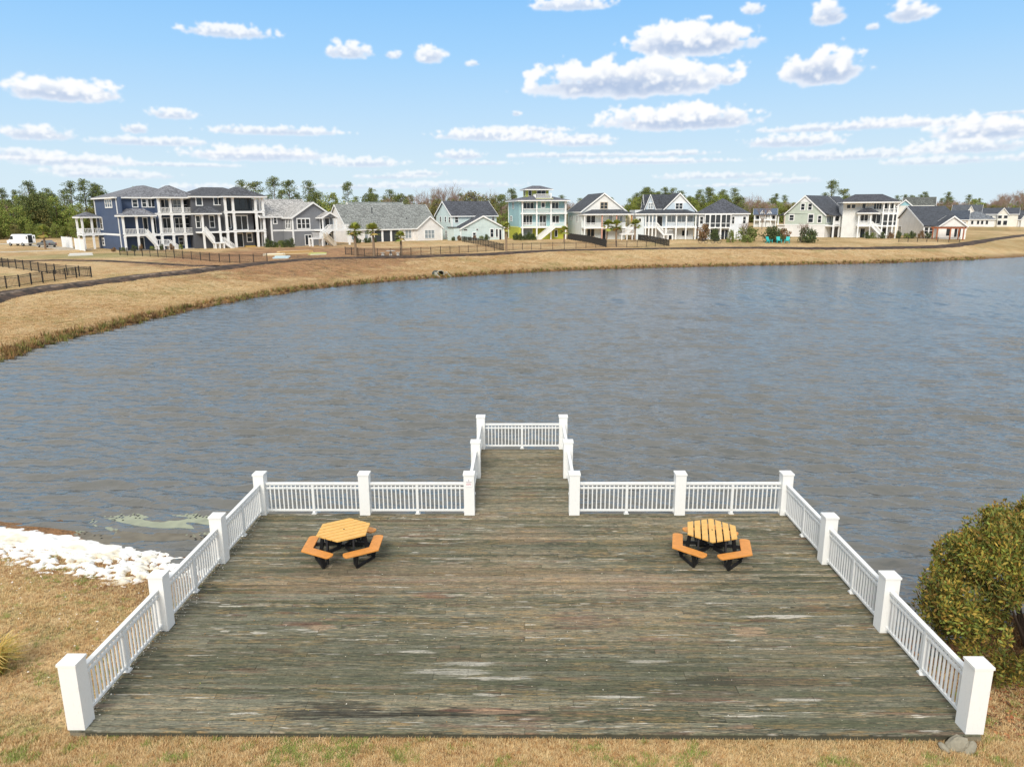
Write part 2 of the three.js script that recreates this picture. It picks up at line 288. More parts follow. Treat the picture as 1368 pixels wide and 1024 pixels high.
// stains, scrapes and bleached patches seen on the boards: kind, x, z, half length, half width in metres
const stains = [['p', -1.34, 7.35, 0.76, 0.11], ['p', -1.08, 7.09, 0.71, 0.07], ['p', -0.50, 7.52, 0.68, 0.07], ['p', -0.61, 8.01, 0.29, 0.04], ['p', 5.47, 5.40, 0.63, 0.07], ['p', 2.39, 7.00, 0.49, 0.05], ['p', 1.62, 8.04, 0.46, 0.04], ['p', 4.74, 8.10, 0.39, 0.04], ['p', -5.35, 6.07, 0.15, 0.05], ['p', -2.06, 6.71, 0.44, 0.05],
  ['k', -3.31, 8.33, 0.91, 0.16], ['k', -1.23, 8.46, 1.53, 0.12], ['k', -2.87, 8.56, 1.65, 0.10], ['k', 3.43, 7.61, 0.81, 0.11], ['r', -4.53, 5.73, 0.62, 0.09], ['r', 1.46, 5.56, 0.93, 0.35], ['r', -5.11, 7.32, 0.42, 0.07], ['r', -0.72, 8.42, 0.77, 0.06], ['r', 3.04, 8.13, 0.78, 0.06], ['r', -1.94, 4.56, 0.42, 0.13],
  ['t', -4.11, 5.84, 0.28, 0.14], ['t', 4.64, 5.97, 0.38, 0.16], ['t', -2.40, 3.70, 3.68, 0.80], ['t', 2.13, 3.86, 1.90, 0.57], ['t', -5.05, 4.23, 1.54, 0.34], ['t', 0.06, 1.44, 1.18, 0.46], ['t', -0.46, 8.45, 0.64, 0.06], ['g', 0.05, 7.41, 6.90, 0.91], ['g', -3.52, 6.96, 3.58, 1.22], ['g', 4.17, 7.38, 2.74, 1.13]];
const WOOD = { dark: srgb(56, 56, 45), moss: srgb(86, 88, 65), grey: srgb(110, 108, 92), tan: srgb(158, 138, 108), peach: srgb(158, 132, 106), red: srgb(112, 78, 64), pale: srgb(188, 182, 170), ochre: srgb(138, 112, 68), black: srgb(40, 36, 29) };
function woodColor(x, z, row, id, zf, far) {
  const t0 = hash2(id * 13 + 3, row * 7 + 1), t1 = hash2(id * 5 + 11, row * 3 + 8), t2 = hash2(id + 77, row * 31);
  const off = t0 * 90, long = fbm(x * 0.9 + off, z * 9 + row * 5.1, 4), streak = fbm(x * 3.0 + off * 2, z * 42, 4), fine = vnoise(x * 26 + off, z * 210), grain = fbm(x * 7.5 + off, z * 110, 3);
  let c = mix3(WOOD.moss, WOOD.grey, sstep(0.25, 0.75, long * 0.7 + t1 * 0.4));
  c = mix3(c, WOOD.dark, 0.75 * sstep(0.5, 0.68, streak + (t2 - 0.5) * 0.16));
  const warm = fbm(x * 0.35 + 5, z * 0.7 + 3, 4) + far * 0.1;
  c = mix3(c, WOOD.tan, 0.48 * sstep(0.5, 0.66, grain * 0.5 + streak * 0.25 + warm * 0.3 + (t0 - 0.5) * 0.12));
  c = mix3(c, WOOD.ochre, 0.5 * sstep(0.56, 0.68, fbm(x * 0.9 + 60, z * 5 + row, 3)) * sstep(0.4, 0.6, grain));
  c = mix3(c, WOOD.red, 0.4 * sstep(0.66, 0.76, fbm(x * 0.8 + 200, z * 8 + t1 * 9, 3)));
  c = mix3(c, WOOD.pale, 0.65 * sstep(0.70, 0.79, fbm(x * 2.2 + 400 + off, z * 26, 3)) * sstep(0.3, 0.7, t2 + 0.1));
  for (const [k, sx, sz, sw, sh] of far ? [] : stains) {
    const dx = (x - sx) / sw, dz = (z - sz) / sh; if (dx * dx > 2.6 || dz * dz > 3) continue;
    const f = 1 - Math.abs(dx) ** 2 * 0.8 - dz * dz * 0.8 + (fbm(x * 2.6 + sx, z * 34, 4) - 0.5) * 2.8, a = sstep(0.1, 0.7, f);
    if (k === 'p') c = mix3(c, WOOD.pale, 0.85 * a); else if (k === 'k') c = mix3(c, WOOD.black, 0.75 * a); else if (k === 'r') c = mix3(c, WOOD.red, (sh > 0.2 ? 0.3 : 0.6) * a);
    else if (k === 't') c = mix3(c, WOOD.peach, (sh > 0.3 ? 0.32 : 0.7) * a); else c = mix3(c, mix3(WOOD.moss, WOOD.dark, 0.3), 0.3 * a);
  }
  const sp = vnoise(x * 34 + off, z * 130), s = (0.82 + 0.34 * t1) * (0.72 + 0.56 * fine) * (1 + (grain - 0.5) * 0.8) * (sp > 0.86 ? 0.6 : sp < 0.1 ? 1.35 : 1);
  c = [c[0] * s, c[1] * s, c[2] * s];
  const nail = Math.abs(((x + 60) % 0.42) - 0.21) < 0.012 && (Math.abs(zf - 0.2) < 0.06 || Math.abs(zf - 0.8) < 0.06); if (nail && hash2(row * 3 + Math.floor((x + 60) / 0.42), 5) > 0.45) c = mix3(c, WOOD.black, 0.4);
  return c;
}
const toS = (c) => 255 * (c <= 0.0031308 ? 12.92 * c : 1.055 * Math.pow(c, 1 / 2.4) - 0.055);
const deckMap = tex(2048, 1280, (u, v) => {
  const x = (u - 0.5) * 15, z = v * 9, k = Math.min(rowsDeck - 1, Math.max(0, Math.floor(z / PLANK + 0.1))), c = woodColor(x, z, k, boardOf(deckRows, k, x), z / PLANK - k, 0);
  return c.map((q) => toS(Math.max(0, q)));
});
const pierMap = tex(512, 1024, (u, v) => { const x = (u - 0.5) * 3.2, z = v * 6, k = Math.floor(z / PLANK), c = woodColor(x + 40, z + 20, k + 100, k, z / PLANK - k, 1); return c.map((q) => toS(Math.max(0, q))); });
const woodBump = tex(1024, 1024, (u, v) => { const k = 255 * clamp(0.5 * tfbm(u * 0.25, v, 64, 3, 3) + 0.5 * tnoise(u * 0.125, v, 256, 7)); return [k, k, k]; }, { srgbMap: false });
const deckMat = new THREE.MeshStandardMaterial({ map: deckMap, roughness: 0.92, bumpMap: woodBump, bumpScale: 0.004 });
const pierMat = new THREE.MeshStandardMaterial({ map: pierMap, roughness: 0.92, bumpMap: woodBump, bumpScale: 0.004 });
const frameMat = new THREE.MeshStandardMaterial({ color: '#5a5443', roughness: 1 });
const planed = new THREE.MeshStandardMaterial({ color: '#4c4a3c', roughness: 1 });
function plankGeo(x0, x1, z0, z1, lift, tilt, twist, uvx, uvz) {      // a worn board: eased long edges, a little cupped and twisted
  const e = 0.009, pr = [[z0, -0.03], [z0, -e], [z0 + e, 0], [(z0 + z1) / 2, 0.0012], [z1 - e, 0], [z1, -e], [z1, -0.03]], P = [], UV = [], I = [];
  for (const [x, s] of [[x0, -1], [x1, 1]]) for (const [z, y] of pr) { const w = (z - (z0 + z1) / 2); P.push(x, y + lift + w * (tilt + twist * s), z); UV.push(uvx(x), uvz(z)); }
  const n = pr.length;
  for (let i = 0; i < n - 1; i++) I.push(i, i + 1, i + n, i + 1, i + 1 + n, i + n);
  for (let i = 1; i < n - 1; i++) I.push(0, i, i + 1, n, n + i + 1, n + i);
  const g = new THREE.BufferGeometry(); g.setAttribute('position', new THREE.Float32BufferAttribute(P, 3)); g.setAttribute('uv', new THREE.Float32BufferAttribute(UV, 2)); g.setIndex(I);
  const q = g.toNonIndexed(); q.computeVertexNormals(); if (q.attributes.normal.getY(0) < -0.5) console.log('plank upside down'); return q;
}
{
  const deck = thing('wooden_deck', 'broad weathered grey-green wooden deck standing at the edge of the pond', 'deck');
  const r = rngOf(33);
  deckRows.forEach((c, k) => {
    for (let i = 0; i < c.length - 1; i++) {
      const z0 = k * PLANK - 0.01 + 0.004 + r() * 0.002, z1 = (k + 1) * PLANK - 0.01 - 0.004 - r() * 0.002, s = k === rowsDeck - 1 ? 1 : 0;
      part(deck, 'plank', plankGeo(c[i] + (i ? 0.003 : (r() - 0.5) * 0.02), c[i + 1] - 0.003, z0, z1 + s * 0.01, (r() - 0.5) * 0.006, (r() - 0.5) * 0.05, (r() - 0.5) * 0.03, (x) => x / 15 + 0.5, (z) => z / 9), deckMat);
    }
  });
  for (let i = 0; i < 12; i++) { const x = -7.2 + i * 14.4 / 11; part(deck, 'joist', box(x - 0.02, x + 0.02, -0.24, -0.037, 0.05, 8.88), frameMat); }
  part(deck, 'rim_board', box(-DX, DX, -0.26, -0.035, 8.9, 8.94), planed); part(deck, 'rim_board', box(-DX, DX, -0.26, -0.035, -0.02, 0.02), planed);
  for (const s of [-1, 1]) part(deck, 'rim_board', box(s * (DX - 0.05), s * (DX - 0.01), -0.26, -0.037, 0.021, 8.899), planed);
  for (const x of [-6.5, -2.4, 2.4, 6.5]) for (const z of [0.3, 3.2]) part(deck, 'pile', new THREE.CylinderGeometry(0.12, 0.13, 2.2, 12).translate(x, -1.345, z), frameMat);
  const pier = thing('wooden_pier', 'narrow weathered plank pier running from the deck out over the water', 'pier');
  pierRows.forEach((c, k) => { const z1 = -0.012 - k * PLANK - 0.003; part(pier, 'plank', plankGeo(-1.5 + (r() - 0.5) * 0.02, 1.5 + (r() - 0.5) * 0.02, z1 - PLANK + 0.007, z1, (r() - 0.5) * 0.006, (r() - 0.5) * 0.05, (r() - 0.5) * 0.03, (x) => x / 3.2 + 0.5, (z) => -z / 6), pierMat); });
  for (const x of [-1.4, 0, 1.4]) part(pier, 'joist', box(x - 0.03, x + 0.03, -0.26, -0.037, -5.75, -0.05), frameMat);
  for (const x of [-1.3, 1.3]) for (const z of [-2.9, -5.6]) part(pier, 'pile', new THREE.CylinderGeometry(0.12, 0.13, 2.6, 12).translate(x, -1.545, z), frameMat);
}

// ---------------------------------------------------------------- white railing
const paintMap = tex(512, 512, (u, v) => { const a = tfbm(u, v, 6, 5, 2), b = tfbm(u * 4, v, 16, 3, 8), k = 244 - 20 * sstep(0.55, 0.85, a) - 8 * sstep(0.6, 0.9, b) + (tnoise(u, v, 180, 4) - 0.5) * 6; return [k, k * 0.995, k * 0.985]; }, { rep: 0.9 });
const white = new THREE.MeshStandardMaterial({ color: '#f7f7f5', map: paintMap, roughness: 0.5 });
const railWhite = new THREE.MeshStandardMaterial({ color: '#f2f3f2', map: paintMap, roughness: 0.42 });
const footingMat = new THREE.MeshStandardMaterial({ color: '#a9a390', map: concreteMap, roughness: 1 });
function railPost(x, z, label, footing) {
  const p = thing('railing_post', label, 'post', x, 0, z, 0, 'white posts of the deck railing'), w = 0.146;
  const body = new THREE.ExtrudeGeometry(new THREE.Shape([[-w + 0.006, -w + 0.006], [w - 0.006, -w + 0.006], [w - 0.006, w - 0.006], [-w + 0.006, w - 0.006]].map((q) => new THREE.Vector2(...q))), { depth: 1.17, bevelEnabled: true, bevelSize: 0.006, bevelThickness: 0.006, bevelSegments: 1 });
  body.rotateX(-Math.PI / 2); body.translate(0, footing ? 0.0 : 0.008, 0); part(p, 'sleeve', uvm(body), white);
  const c = 0.162, cap = [box(-c, c, 1.178, 1.222, -c, c)];
  const t = [[-c + 0.004, 1.2225, -c + 0.004], [c - 0.004, 1.2225, -c + 0.004], [c - 0.004, 1.2225, c - 0.004], [-c + 0.004, 1.2225, c - 0.004]], a = [0, 1.249, 0];
  cap.push(tris([[t[0], a, t[1]], [t[1], a, t[2]], [t[2], a, t[3]], [t[3], a, t[0]]])); part(p, 'cap', cap, white);
  if (footing) part(p, 'footing', box(-0.13, 0.13, -0.42, -0.002, -0.13, 0.13), footingMat);
  return p;
}
function railPanel(x0, z0, x1, z1, label) {
  const L = Math.hypot(x1 - x0, z1 - z0) - 0.296, n = Math.max(3, 2 * Math.round(L / 0.122 / 2) - 1);
  const p = thing('baluster_railing', label, 'railing', (x0 + x1) / 2, 0, (z0 + z1) / 2, Math.atan2(-(z1 - z0), x1 - x0), 'white baluster panels of the deck railing'), h = L / 2;
  part(p, 'top_rail', [box(-h, h, 0.885, 0.93, -0.045, 0.045), box(-h, h, 0.86, 0.884, -0.03, 0.03)], railWhite);
  part(p, 'middle_rail', box(-h, h, 0.75, 0.79, -0.026, 0.026), railWhite);
  part(p, 'bottom_rail', box(-h, h, 0.085, 0.13, -0.026, 0.026), railWhite);
  for (const s of [-1, 1]) part(p, 'bracket', box(s * (h - 0.02), s * (h + 0.004), 0.06, 0.15, -0.04, 0.04), railWhite);
  for (let k = 0; k < n; k++) { const x = -h + L * (k + 1) / (n + 1); if (k !== (n - 1) / 2) part(p, 'baluster', balGeo, railWhite).position.set(x, 0.495, 0); }
  part(p, 'centre_support', [box(-0.035, 0.035, 0.131, 0.859, -0.036, 0.036)], railWhite);
  part(p, 'foot', [box(-0.035, 0.035, 0.035, 0.0845, -0.035, 0.035), prism([[-0.07, 0.004], [0.07, 0.004], [0.036, 0.05], [-0.036, 0.05]], -0.07, 0.07, 'z')], railWhite);
}
const balGeo = box(-0.016, 0.016, -0.37, 0.37, -0.016, 0.016);
{
  const X = (k) => (k - 2.5) * BAY;
  const far = ['white post at the far left corner of the deck', 'white post on the far edge of the deck behind the left picnic table', 'white post left of the pier entrance, carrying a small red notice', 'white post right of the pier entrance', 'white post on the far edge of the deck behind the right picnic table', 'white post at the far right corner of the deck'];
  far.forEach((l, k) => railPost(X(k), 0, l));
  const side = ['second post from the far corner', 'third post from the far corner', 'nearest'];
  for (const s of [-1, 1]) for (let k = 1; k <= 3; k++) {
    const sd = s < 0 ? 'left' : 'right';
    railPost(s * 2.5 * BAY, k * BAY, k === 3 ? 'large white post at the near ' + sd + ' corner of the deck' : k === 1 ? 'white post on the ' + sd + ' edge of the deck, next after the far corner' : 'white post on the ' + sd + ' edge of the deck, next before the near corner', k === 3);
    railPanel(s * 2.5 * BAY, (k - 1) * BAY, s * 2.5 * BAY, k * BAY, ['far', 'middle', 'near'][k - 1] + ' white baluster panel along the ' + sd + ' edge of the deck');
  }
  for (const [k, l] of [[0, 'white baluster panel on the far deck edge beside the left corner post'], [1, 'white baluster panel on the far deck edge just left of the pier'], [3, 'white baluster panel on the far deck edge just right of the pier'], [4, 'white baluster panel on the far deck edge beside the right corner post']]) railPanel(X(k), 0, X(k + 1), 0, l);
  for (const s of [-1, 1]) {
    const sd = s < 0 ? 'left' : 'right';
    railPost(s * BAY / 2, -BAY, 'white post halfway along the ' + sd + ' side of the pier'); railPost(s * BAY / 2, -2 * BAY, 'white post at the far ' + sd + ' end of the pier');
    railPanel(s * BAY / 2, 0, s * BAY / 2, -BAY, 'white baluster panel on the ' + sd + ' side of the pier, near half'); railPanel(s * BAY / 2, -BAY, s * BAY / 2, -2 * BAY, 'white baluster panel on the ' + sd + ' side of the pier, outer half');
  }
  railPanel(-BAY / 2, -2 * BAY, BAY / 2, -2 * BAY, 'white baluster panel closing the outer end of the pier');
  // the small notice, too small to read in the photograph: a mark over faint grey and red lines
  const cv = document.createElement('canvas'); cv.width = 128; cv.height = 160; const q = cv.getContext('2d');
  q.fillStyle = '#f4f2f0'; q.fillRect(0, 0, 128, 160); q.fillStyle = '#5b5458'; q.fillRect(52, 10, 24, 12); q.fillRect(58, 24, 12, 8);
  const rr = rngOf(4); const line = (y, h, col) => { q.fillStyle = col; let x = 12; while (x < 112) { const w = 3 + rr() * 6; q.fillRect(x, y, w, h); x += w + 2 + rr() * 3; } };
  line(42, 14, '#8a6f74'); line(62, 12, '#97868a'); line(88, 18, '#b5656a'); line(114, 14, '#c27a7c');
  const t = new THREE.CanvasTexture(cv); t.colorSpace = THREE.SRGBColorSpace;
  const s = thing('notice', 'small white notice with red lines fixed to the post left of the pier', 'sign', -BAY / 2, 0.86, 0.1545);
  part(s, 'plate', box(-0.09, 0.09, 0, 0.22, 0, 0.004), railWhite);
  const pl = new THREE.PlaneGeometry(0.17, 0.21); pl.translate(0, 0.11, 0.0065); part(s, 'print', pl, new THREE.MeshStandardMaterial({ map: t, roughness: 0.6 }));
}

// ---------------------------------------------------------------- hexagonal picnic tables
const topMap = tex(512, 512, (u, v) => { const a = tfbm(u, v, 8, 4, 6), b = tfbm(u * 0.5, v, 64, 3, 3), k = 238 + (a - 0.5) * 34 + (b - 0.5) * 26; return [k, k * 0.995, k * 0.98]; }, { rep: 0.7 });
const yellow = new THREE.MeshStandardMaterial({ color: '#f0bd6a', map: topMap, roughness: 0.6 });
const orange = new THREE.MeshStandardMaterial({ color: '#e59a4a', map: topMap, roughness: 0.55 });
const blackPlastic = new THREE.MeshStandardMaterial({ color: '#17171a', roughness: 0.55 });
function clipHalf(poly, nx, ny, d) {                                   // keeps nx*x + ny*y <= d
  const out = []; for (let i = 0; i < poly.length; i++) { const a = poly[i], b = poly[(i + 1) % poly.length], fa = nx * a[0] + ny * a[1] - d, fb = nx * b[0] + ny * b[1] - d; if (fa <= 0) out.push(a); if ((fa < 0) !== (fb < 0)) { const t = fa / (fa - fb); out.push([lerp(a[0], b[0], t), lerp(a[1], b[1], t)]); } } return out;
}
function slab(poly, y0, y1, bevel = 0.008) {                           // plan polygon (x,z) with eased edges
  const sh = new THREE.Shape(poly.map(([x, z]) => new THREE.Vector2(x, -z)));
  const g = new THREE.ExtrudeGeometry(sh, { depth: y1 - y0 - 2 * bevel, bevelEnabled: true, bevelSize: bevel, bevelOffset: -bevel, bevelThickness: bevel, bevelSegments: 2, curveSegments: 6 });
  g.rotateX(-Math.PI / 2); g.translate(0, y0 + bevel, 0); return uvm(g);
}
function picnicTable(x, z, turn, plankDir, label) {
  const t = thing('picnic_table', label, 'picnic table', x, 0.004, z, turn), R = 0.68;
  const P = (deg, r) => [r * Math.cos(deg * D2R), -r * Math.sin(deg * D2R)];          // plan angle seen from above, 90 = away from the camera
  const hex = [30, 90, 150, 210, 270, 330].map((a) => P(a, R)), A = plankDir * D2R, nx = Math.sin(A), nz = Math.cos(A), ap = R * Math.cos(30 * D2R), n = 7, w = 2 * ap / n;
  for (let k = 0; k < n; k++) { const lo = -ap + k * w + 0.016, hi = -ap + (k + 1) * w - 0.016; part(t, 'top_board', slab(clipHalf(clipHalf(hex, nx, nz, hi), -nx, -nz, -lo), 0.712, 0.752, 0.005), yellow); }
  part(t, 'umbrella_hole', new THREE.CylinderGeometry(0.022, 0.022, 0.004, 16).translate(0.01, 0.7545, 0.01), blackPlastic);
  const Rb = 0.92, hw = 0.125;
  for (const a of [90, 210, 330]) {
    const ti = P(a, Rb - hw / Math.cos(30 * D2R)), to = P(a, Rb + hw / Math.cos(30 * D2R)); 
    const bench = new THREE.Group(); bench.name = 'bench'; t.add(bench);
    for (const s of [-1, 1]) {
      // one board from the bend towards the next corner, with a rounded free end
      const V = P(a, Rb), N = P(a + s * 60, Rb), L = Math.hypot(N[0] - V[0], N[1] - V[1]), ux = (N[0] - V[0]) / L, uz = (N[1] - V[1]) / L, vx = -uz, vz = ux, len = 0.76;
      const sideOf = (ti[0] - V[0]) * vx + (ti[1] - V[1]) * vz > 0 ? 1 : -1, q = (l, k) => [V[0] + ux * l + vx * k, V[1] + uz * l + vz * k];
      const poly = [to, ti.slice()]; const gap = 0.0; for (let k = 0; k <= 8; k++) { const th = k / 8 * Math.PI, l = len - 0.07 + 0.07 * Math.sin(th), kk = sideOf * (hw - 0.07 + 0.07 * 0) * Math.cos(th) + sideOf * 0.07 * Math.cos(th); poly.push(q(l, kk)); }
      part(bench, 'seat_board', slab(poly, 0.412, 0.452), orange);
      const foot = q(0.42, 0);
      // upright under the seat, leaning in to the floor bar
      const f0 = [foot[0] * 0.86, foot[1] * 0.86];
      part(t, 'leg', bar([f0[0], 0.05, f0[1]], [foot[0], 0.41, foot[1]], 0.045, 0.11), blackPlastic);
      part(t, 'table_leg', bar([f0[0] * 0.86, 0.07, f0[1] * 0.86], [P(a + s * 22, 0.5)[0], 0.70, P(a + s * 22, 0.5)[1]], 0.04, 0.09), blackPlastic);
      part(t, 'seat_arm', bar([foot[0] * 1.02, 0.375, foot[1] * 1.02], [P(a + s * 40, 0.16)[0], 0.36, P(a + s * 40, 0.16)[1]], 0.038, 0.085), blackPlastic);
      part(t, 'brace', bar([P(a + s * 20, 0.56)[0], 0.66, P(a + s * 20, 0.56)[1]], [P(a + s * 30, 0.12)[0], 0.40, P(a + s * 30, 0.12)[1]], 0.03, 0.06), blackPlastic);
      if (s > 0) { const g0 = [P(a, Rb)[0], P(a, Rb)[1]]; const o2 = [V[0] + (P(a - 60, Rb)[0] - V[0]) / L * 0.42, V[1] + (P(a - 60, Rb)[1] - V[1]) / L * 0.42]; part(t, 'floor_bar', bar([f0[0] * 1.06, 0.03, f0[1] * 1.06], [o2[0] * 0.9, 0.03, o2[1] * 0.9], 0.05, 0.055), blackPlastic); part(t, 'seat_rail', bar([foot[0] * 0.98, 0.39, foot[1] * 0.98], [o2[0] * 0.98, 0.39, o2[1] * 0.98], 0.04, 0.04), blackPlastic); }
    }
  }
  for (const a of [30, 90, 150]) part(t, 'top_beam', bar([...[P(a, 0.54)[0]], 0.69, P(a, 0.54)[1]], [P(a + 180, 0.54)[0], 0.69, P(a + 180, 0.54)[1]], 0.06, 0.036), blackPlastic);
  return t;
}
picnicTable(-4.36, 2.72, 2 * D2R, 30, 'yellow hexagonal picnic table at the left, its boards running across');
picnicTable(4.62, 2.74, -12 * D2R, 90, 'yellow hexagonal picnic table at the right, its boards running away from us');

// ================================================================ houses on the far bank
const GY = 1.58;
const sidingMap = tex(512, 512, (u, v) => { const row = (v * 24) % 1, k = 248 + (tnoise(u * 0.5, v, 64, 4) - 0.5) * 14 + (tfbm(u, v, 5, 3, 6) - 0.5) * 22 - (row < 0.14 ? 46 : 0); return [k, k, k]; }, { rep: 4.3 });
const shingleMap = tex(512, 512, (u, v) => { const row = Math.floor(v * 32), cell = Math.floor(u * 20 + (row % 2) * 0.5 + hash2(row, 3)), t = hash2(((cell % 20) + 20) % 20, row), k = 205 + (t - 0.5) * 80 + (tnoise(u, v, 128, 2) - 0.5) * 50 - ((v * 32) % 1 < 0.15 ? 40 : 0) + (tfbm(u, v, 4, 3, 9) - 0.5) * 30; return [k, k, k * 1.01]; }, { rep: 5 });
const sid = new Map(), roofM = new Map(), pain = new Map();
const siding = (c) => { if (!sid.has(c)) sid.set(c, new THREE.MeshStandardMaterial({ color: c, map: sidingMap, roughness: 0.8 })); return sid.get(c); };
const shingle = (c) => { if (!roofM.has(c)) roofM.set(c, new THREE.MeshStandardMaterial({ color: c, map: shingleMap, roughness: 0.95 })); return roofM.get(c); };
const paint = (c) => { if (!pain.has(c)) pain.set(c, new THREE.MeshStandardMaterial({ color: c, roughness: 0.6 })); return pain.get(c); };
const trim = paint('#eeeeec'), glass = new THREE.MeshPhysicalMaterial({ color: '#2b3238', roughness: 0.08, specularIntensity: 1 }), screen = new THREE.MeshStandardMaterial({ color: '#33383b', roughness: 0.7 }), curtainGlass = new THREE.MeshPhysicalMaterial({ color: '#8e979c', roughness: 0.12 });
const woodTrim = paint('#b7794a'), pinkish = paint('#d3a08c');
function fb(face, c, u0, u1, v0, v1, w0, w1) { return face === 'f' ? box(u0, u1, v0, v1, c + w0, c + w1) : face === 'l' ? box(c - w1, c - w0, v0, v1, u0, u1) : box(c + w0, c + w1, v0, v1, u0, u1); }
function win(h, face, c, u0, u1, v0, v1, nx = 1, ny = 2, o = {}) {
  const a = Math.min(u0, u1), b = Math.max(u0, u1), lo = Math.min(v0, v1), hi = Math.max(v0, v1), t = o.t ?? 0.11, G = [];
  G.push(fb(face, c, a - t, b + t, hi, hi + t * 1.2, 0.002, 0.08), fb(face, c, a - t, b + t, lo - t, lo, 0.002, 0.09), fb(face, c, a - t, a, lo, hi, 0.002, 0.075), fb(face, c, b, b + t, lo, hi, 0.002, 0.075));
  for (let k = 1; k < nx; k++) { const u = lerp(a, b, k / nx), q = o.mull ?? 0.06; G.push(fb(face, c, u - q, u + q, lo, hi, 0.02, 0.062)); }
  for (let k = 1; k < ny; k++) { const v = lerp(lo, hi, k / ny); G.push(fb(face, c, a, b, v - 0.035, v + 0.035, 0.02, 0.058)); }
  const w = part(h, o.name ?? 'window', G, o.m ?? trim); part(w, 'pane', fb(face, c, a, b, lo, hi, 0.004, 0.026), o.glass ?? glass); return w;
}
const door = (h, face, c, u0, u1, v0, v1, o = {}) => win(h, face, c, u0, u1, v0, v1, o.nx ?? 1, 1, { name: 'door', ...o });
function wall(h, x0, x1, y0, y1, z0, z1, m, name = 'wall') { return part(h, name, box(x0, x1, y0, y1, z0, z1), m); }
function corner(h, x, z, y0, y1, m = trim) { return part(h, 'corner_trim', box(x - 0.13, x + 0.13, y0, y1, z - 0.13, z + 0.13), m); }
function column(h, x, z, y0, y1, w = 0.34, m = trim) { return part(h, 'column', [box(x - w / 2, x + w / 2, y0, y1, z - w / 2, z + w / 2), box(x - w / 2 - 0.06, x + w / 2 + 0.06, y0, y0 + 0.18, z - w / 2 - 0.06, z + w / 2 + 0.06), box(x - w / 2 - 0.06, x + w / 2 + 0.06, y1 - 0.16, y1 - 0.003, z - w / 2 - 0.06, z + w / 2 + 0.06)], m); }
function rail(h, x0, z0, x1, z1, y, m = trim, hh = 1.0) {
  const L = Math.hypot(x1 - x0, z1 - z0), n = Math.max(2, Math.round(L / 0.24)), G = [bar([x0, y + hh, z0], [x1, y + hh, z1], 0.09, 0.09), bar([x0, y + 0.14, z0], [x1, y + 0.14, z1], 0.07, 0.07)];
  for (let k = 1; k < n; k++) { const t = k / n, x = lerp(x0, x1, t), z = lerp(z0, z1, t); G.push(box(x - 0.04, x + 0.04, y + 0.18, y + hh - 0.046, z - 0.025, z + 0.025)); }
  return part(h, 'railing', G, m);
}
function floorSlab(h, x0, x1, z0, z1, y, t = 0.34, m = trim) { return part(h, 'porch_floor', box(x0, x1, y - t, y, z0, z1), m); }
// straight flight along x (or z) with stringers, treads and a sloping handrail
function stairs(h, a, b, width, axis, m = trim, rails = true) {
  const [au, ay, av] = a, [bu, by] = b, n = Math.max(3, Math.round(Math.abs(ay - by) / 0.19)), G = [], R = [], pt = (u, y, v) => axis === 'x' ? [u, y, v] : [v, y, u];
  for (const s of [0, width]) G.push(bar(pt(au, ay - 0.12, av + s), pt(bu, by - 0.12, av + s), 0.07, 0.3));
  for (let k = 0; k < n; k++) { const t = (k + 0.5) / n, u = lerp(au, bu, t), y = lerp(ay, by, t), d = Math.abs(bu - au) / n; G.push(axis === 'x' ? box(u - d / 2, u + d / 2, y - 0.04, y + 0.01, av, av + width) : box(av, av + width, y - 0.04, y + 0.01, u - d / 2, u + d / 2)); }
  const st = part(h, 'staircase', G, m);
  if (rails) { for (const s of [0, width]) { R.push(bar(pt(au, ay + 1.0, av + s), pt(bu, by + 1.0, av + s), 0.09, 0.1), bar(pt(au, ay + 0.2, av + s), pt(bu, by + 0.2, av + s), 0.06, 0.07)); for (let k = 0; k <= n; k++) { const t = k / n, q = pt(lerp(au, bu, t), 0, av + s), y = lerp(ay, by, t); R.push(box(q[0] - 0.04, q[0] + 0.04, y + 0.02, y + 0.98, q[2] - 0.04, q[2] + 0.04)); } } part(st, 'handrail', R, m); }
  return st;
}
const TH = 0.2;
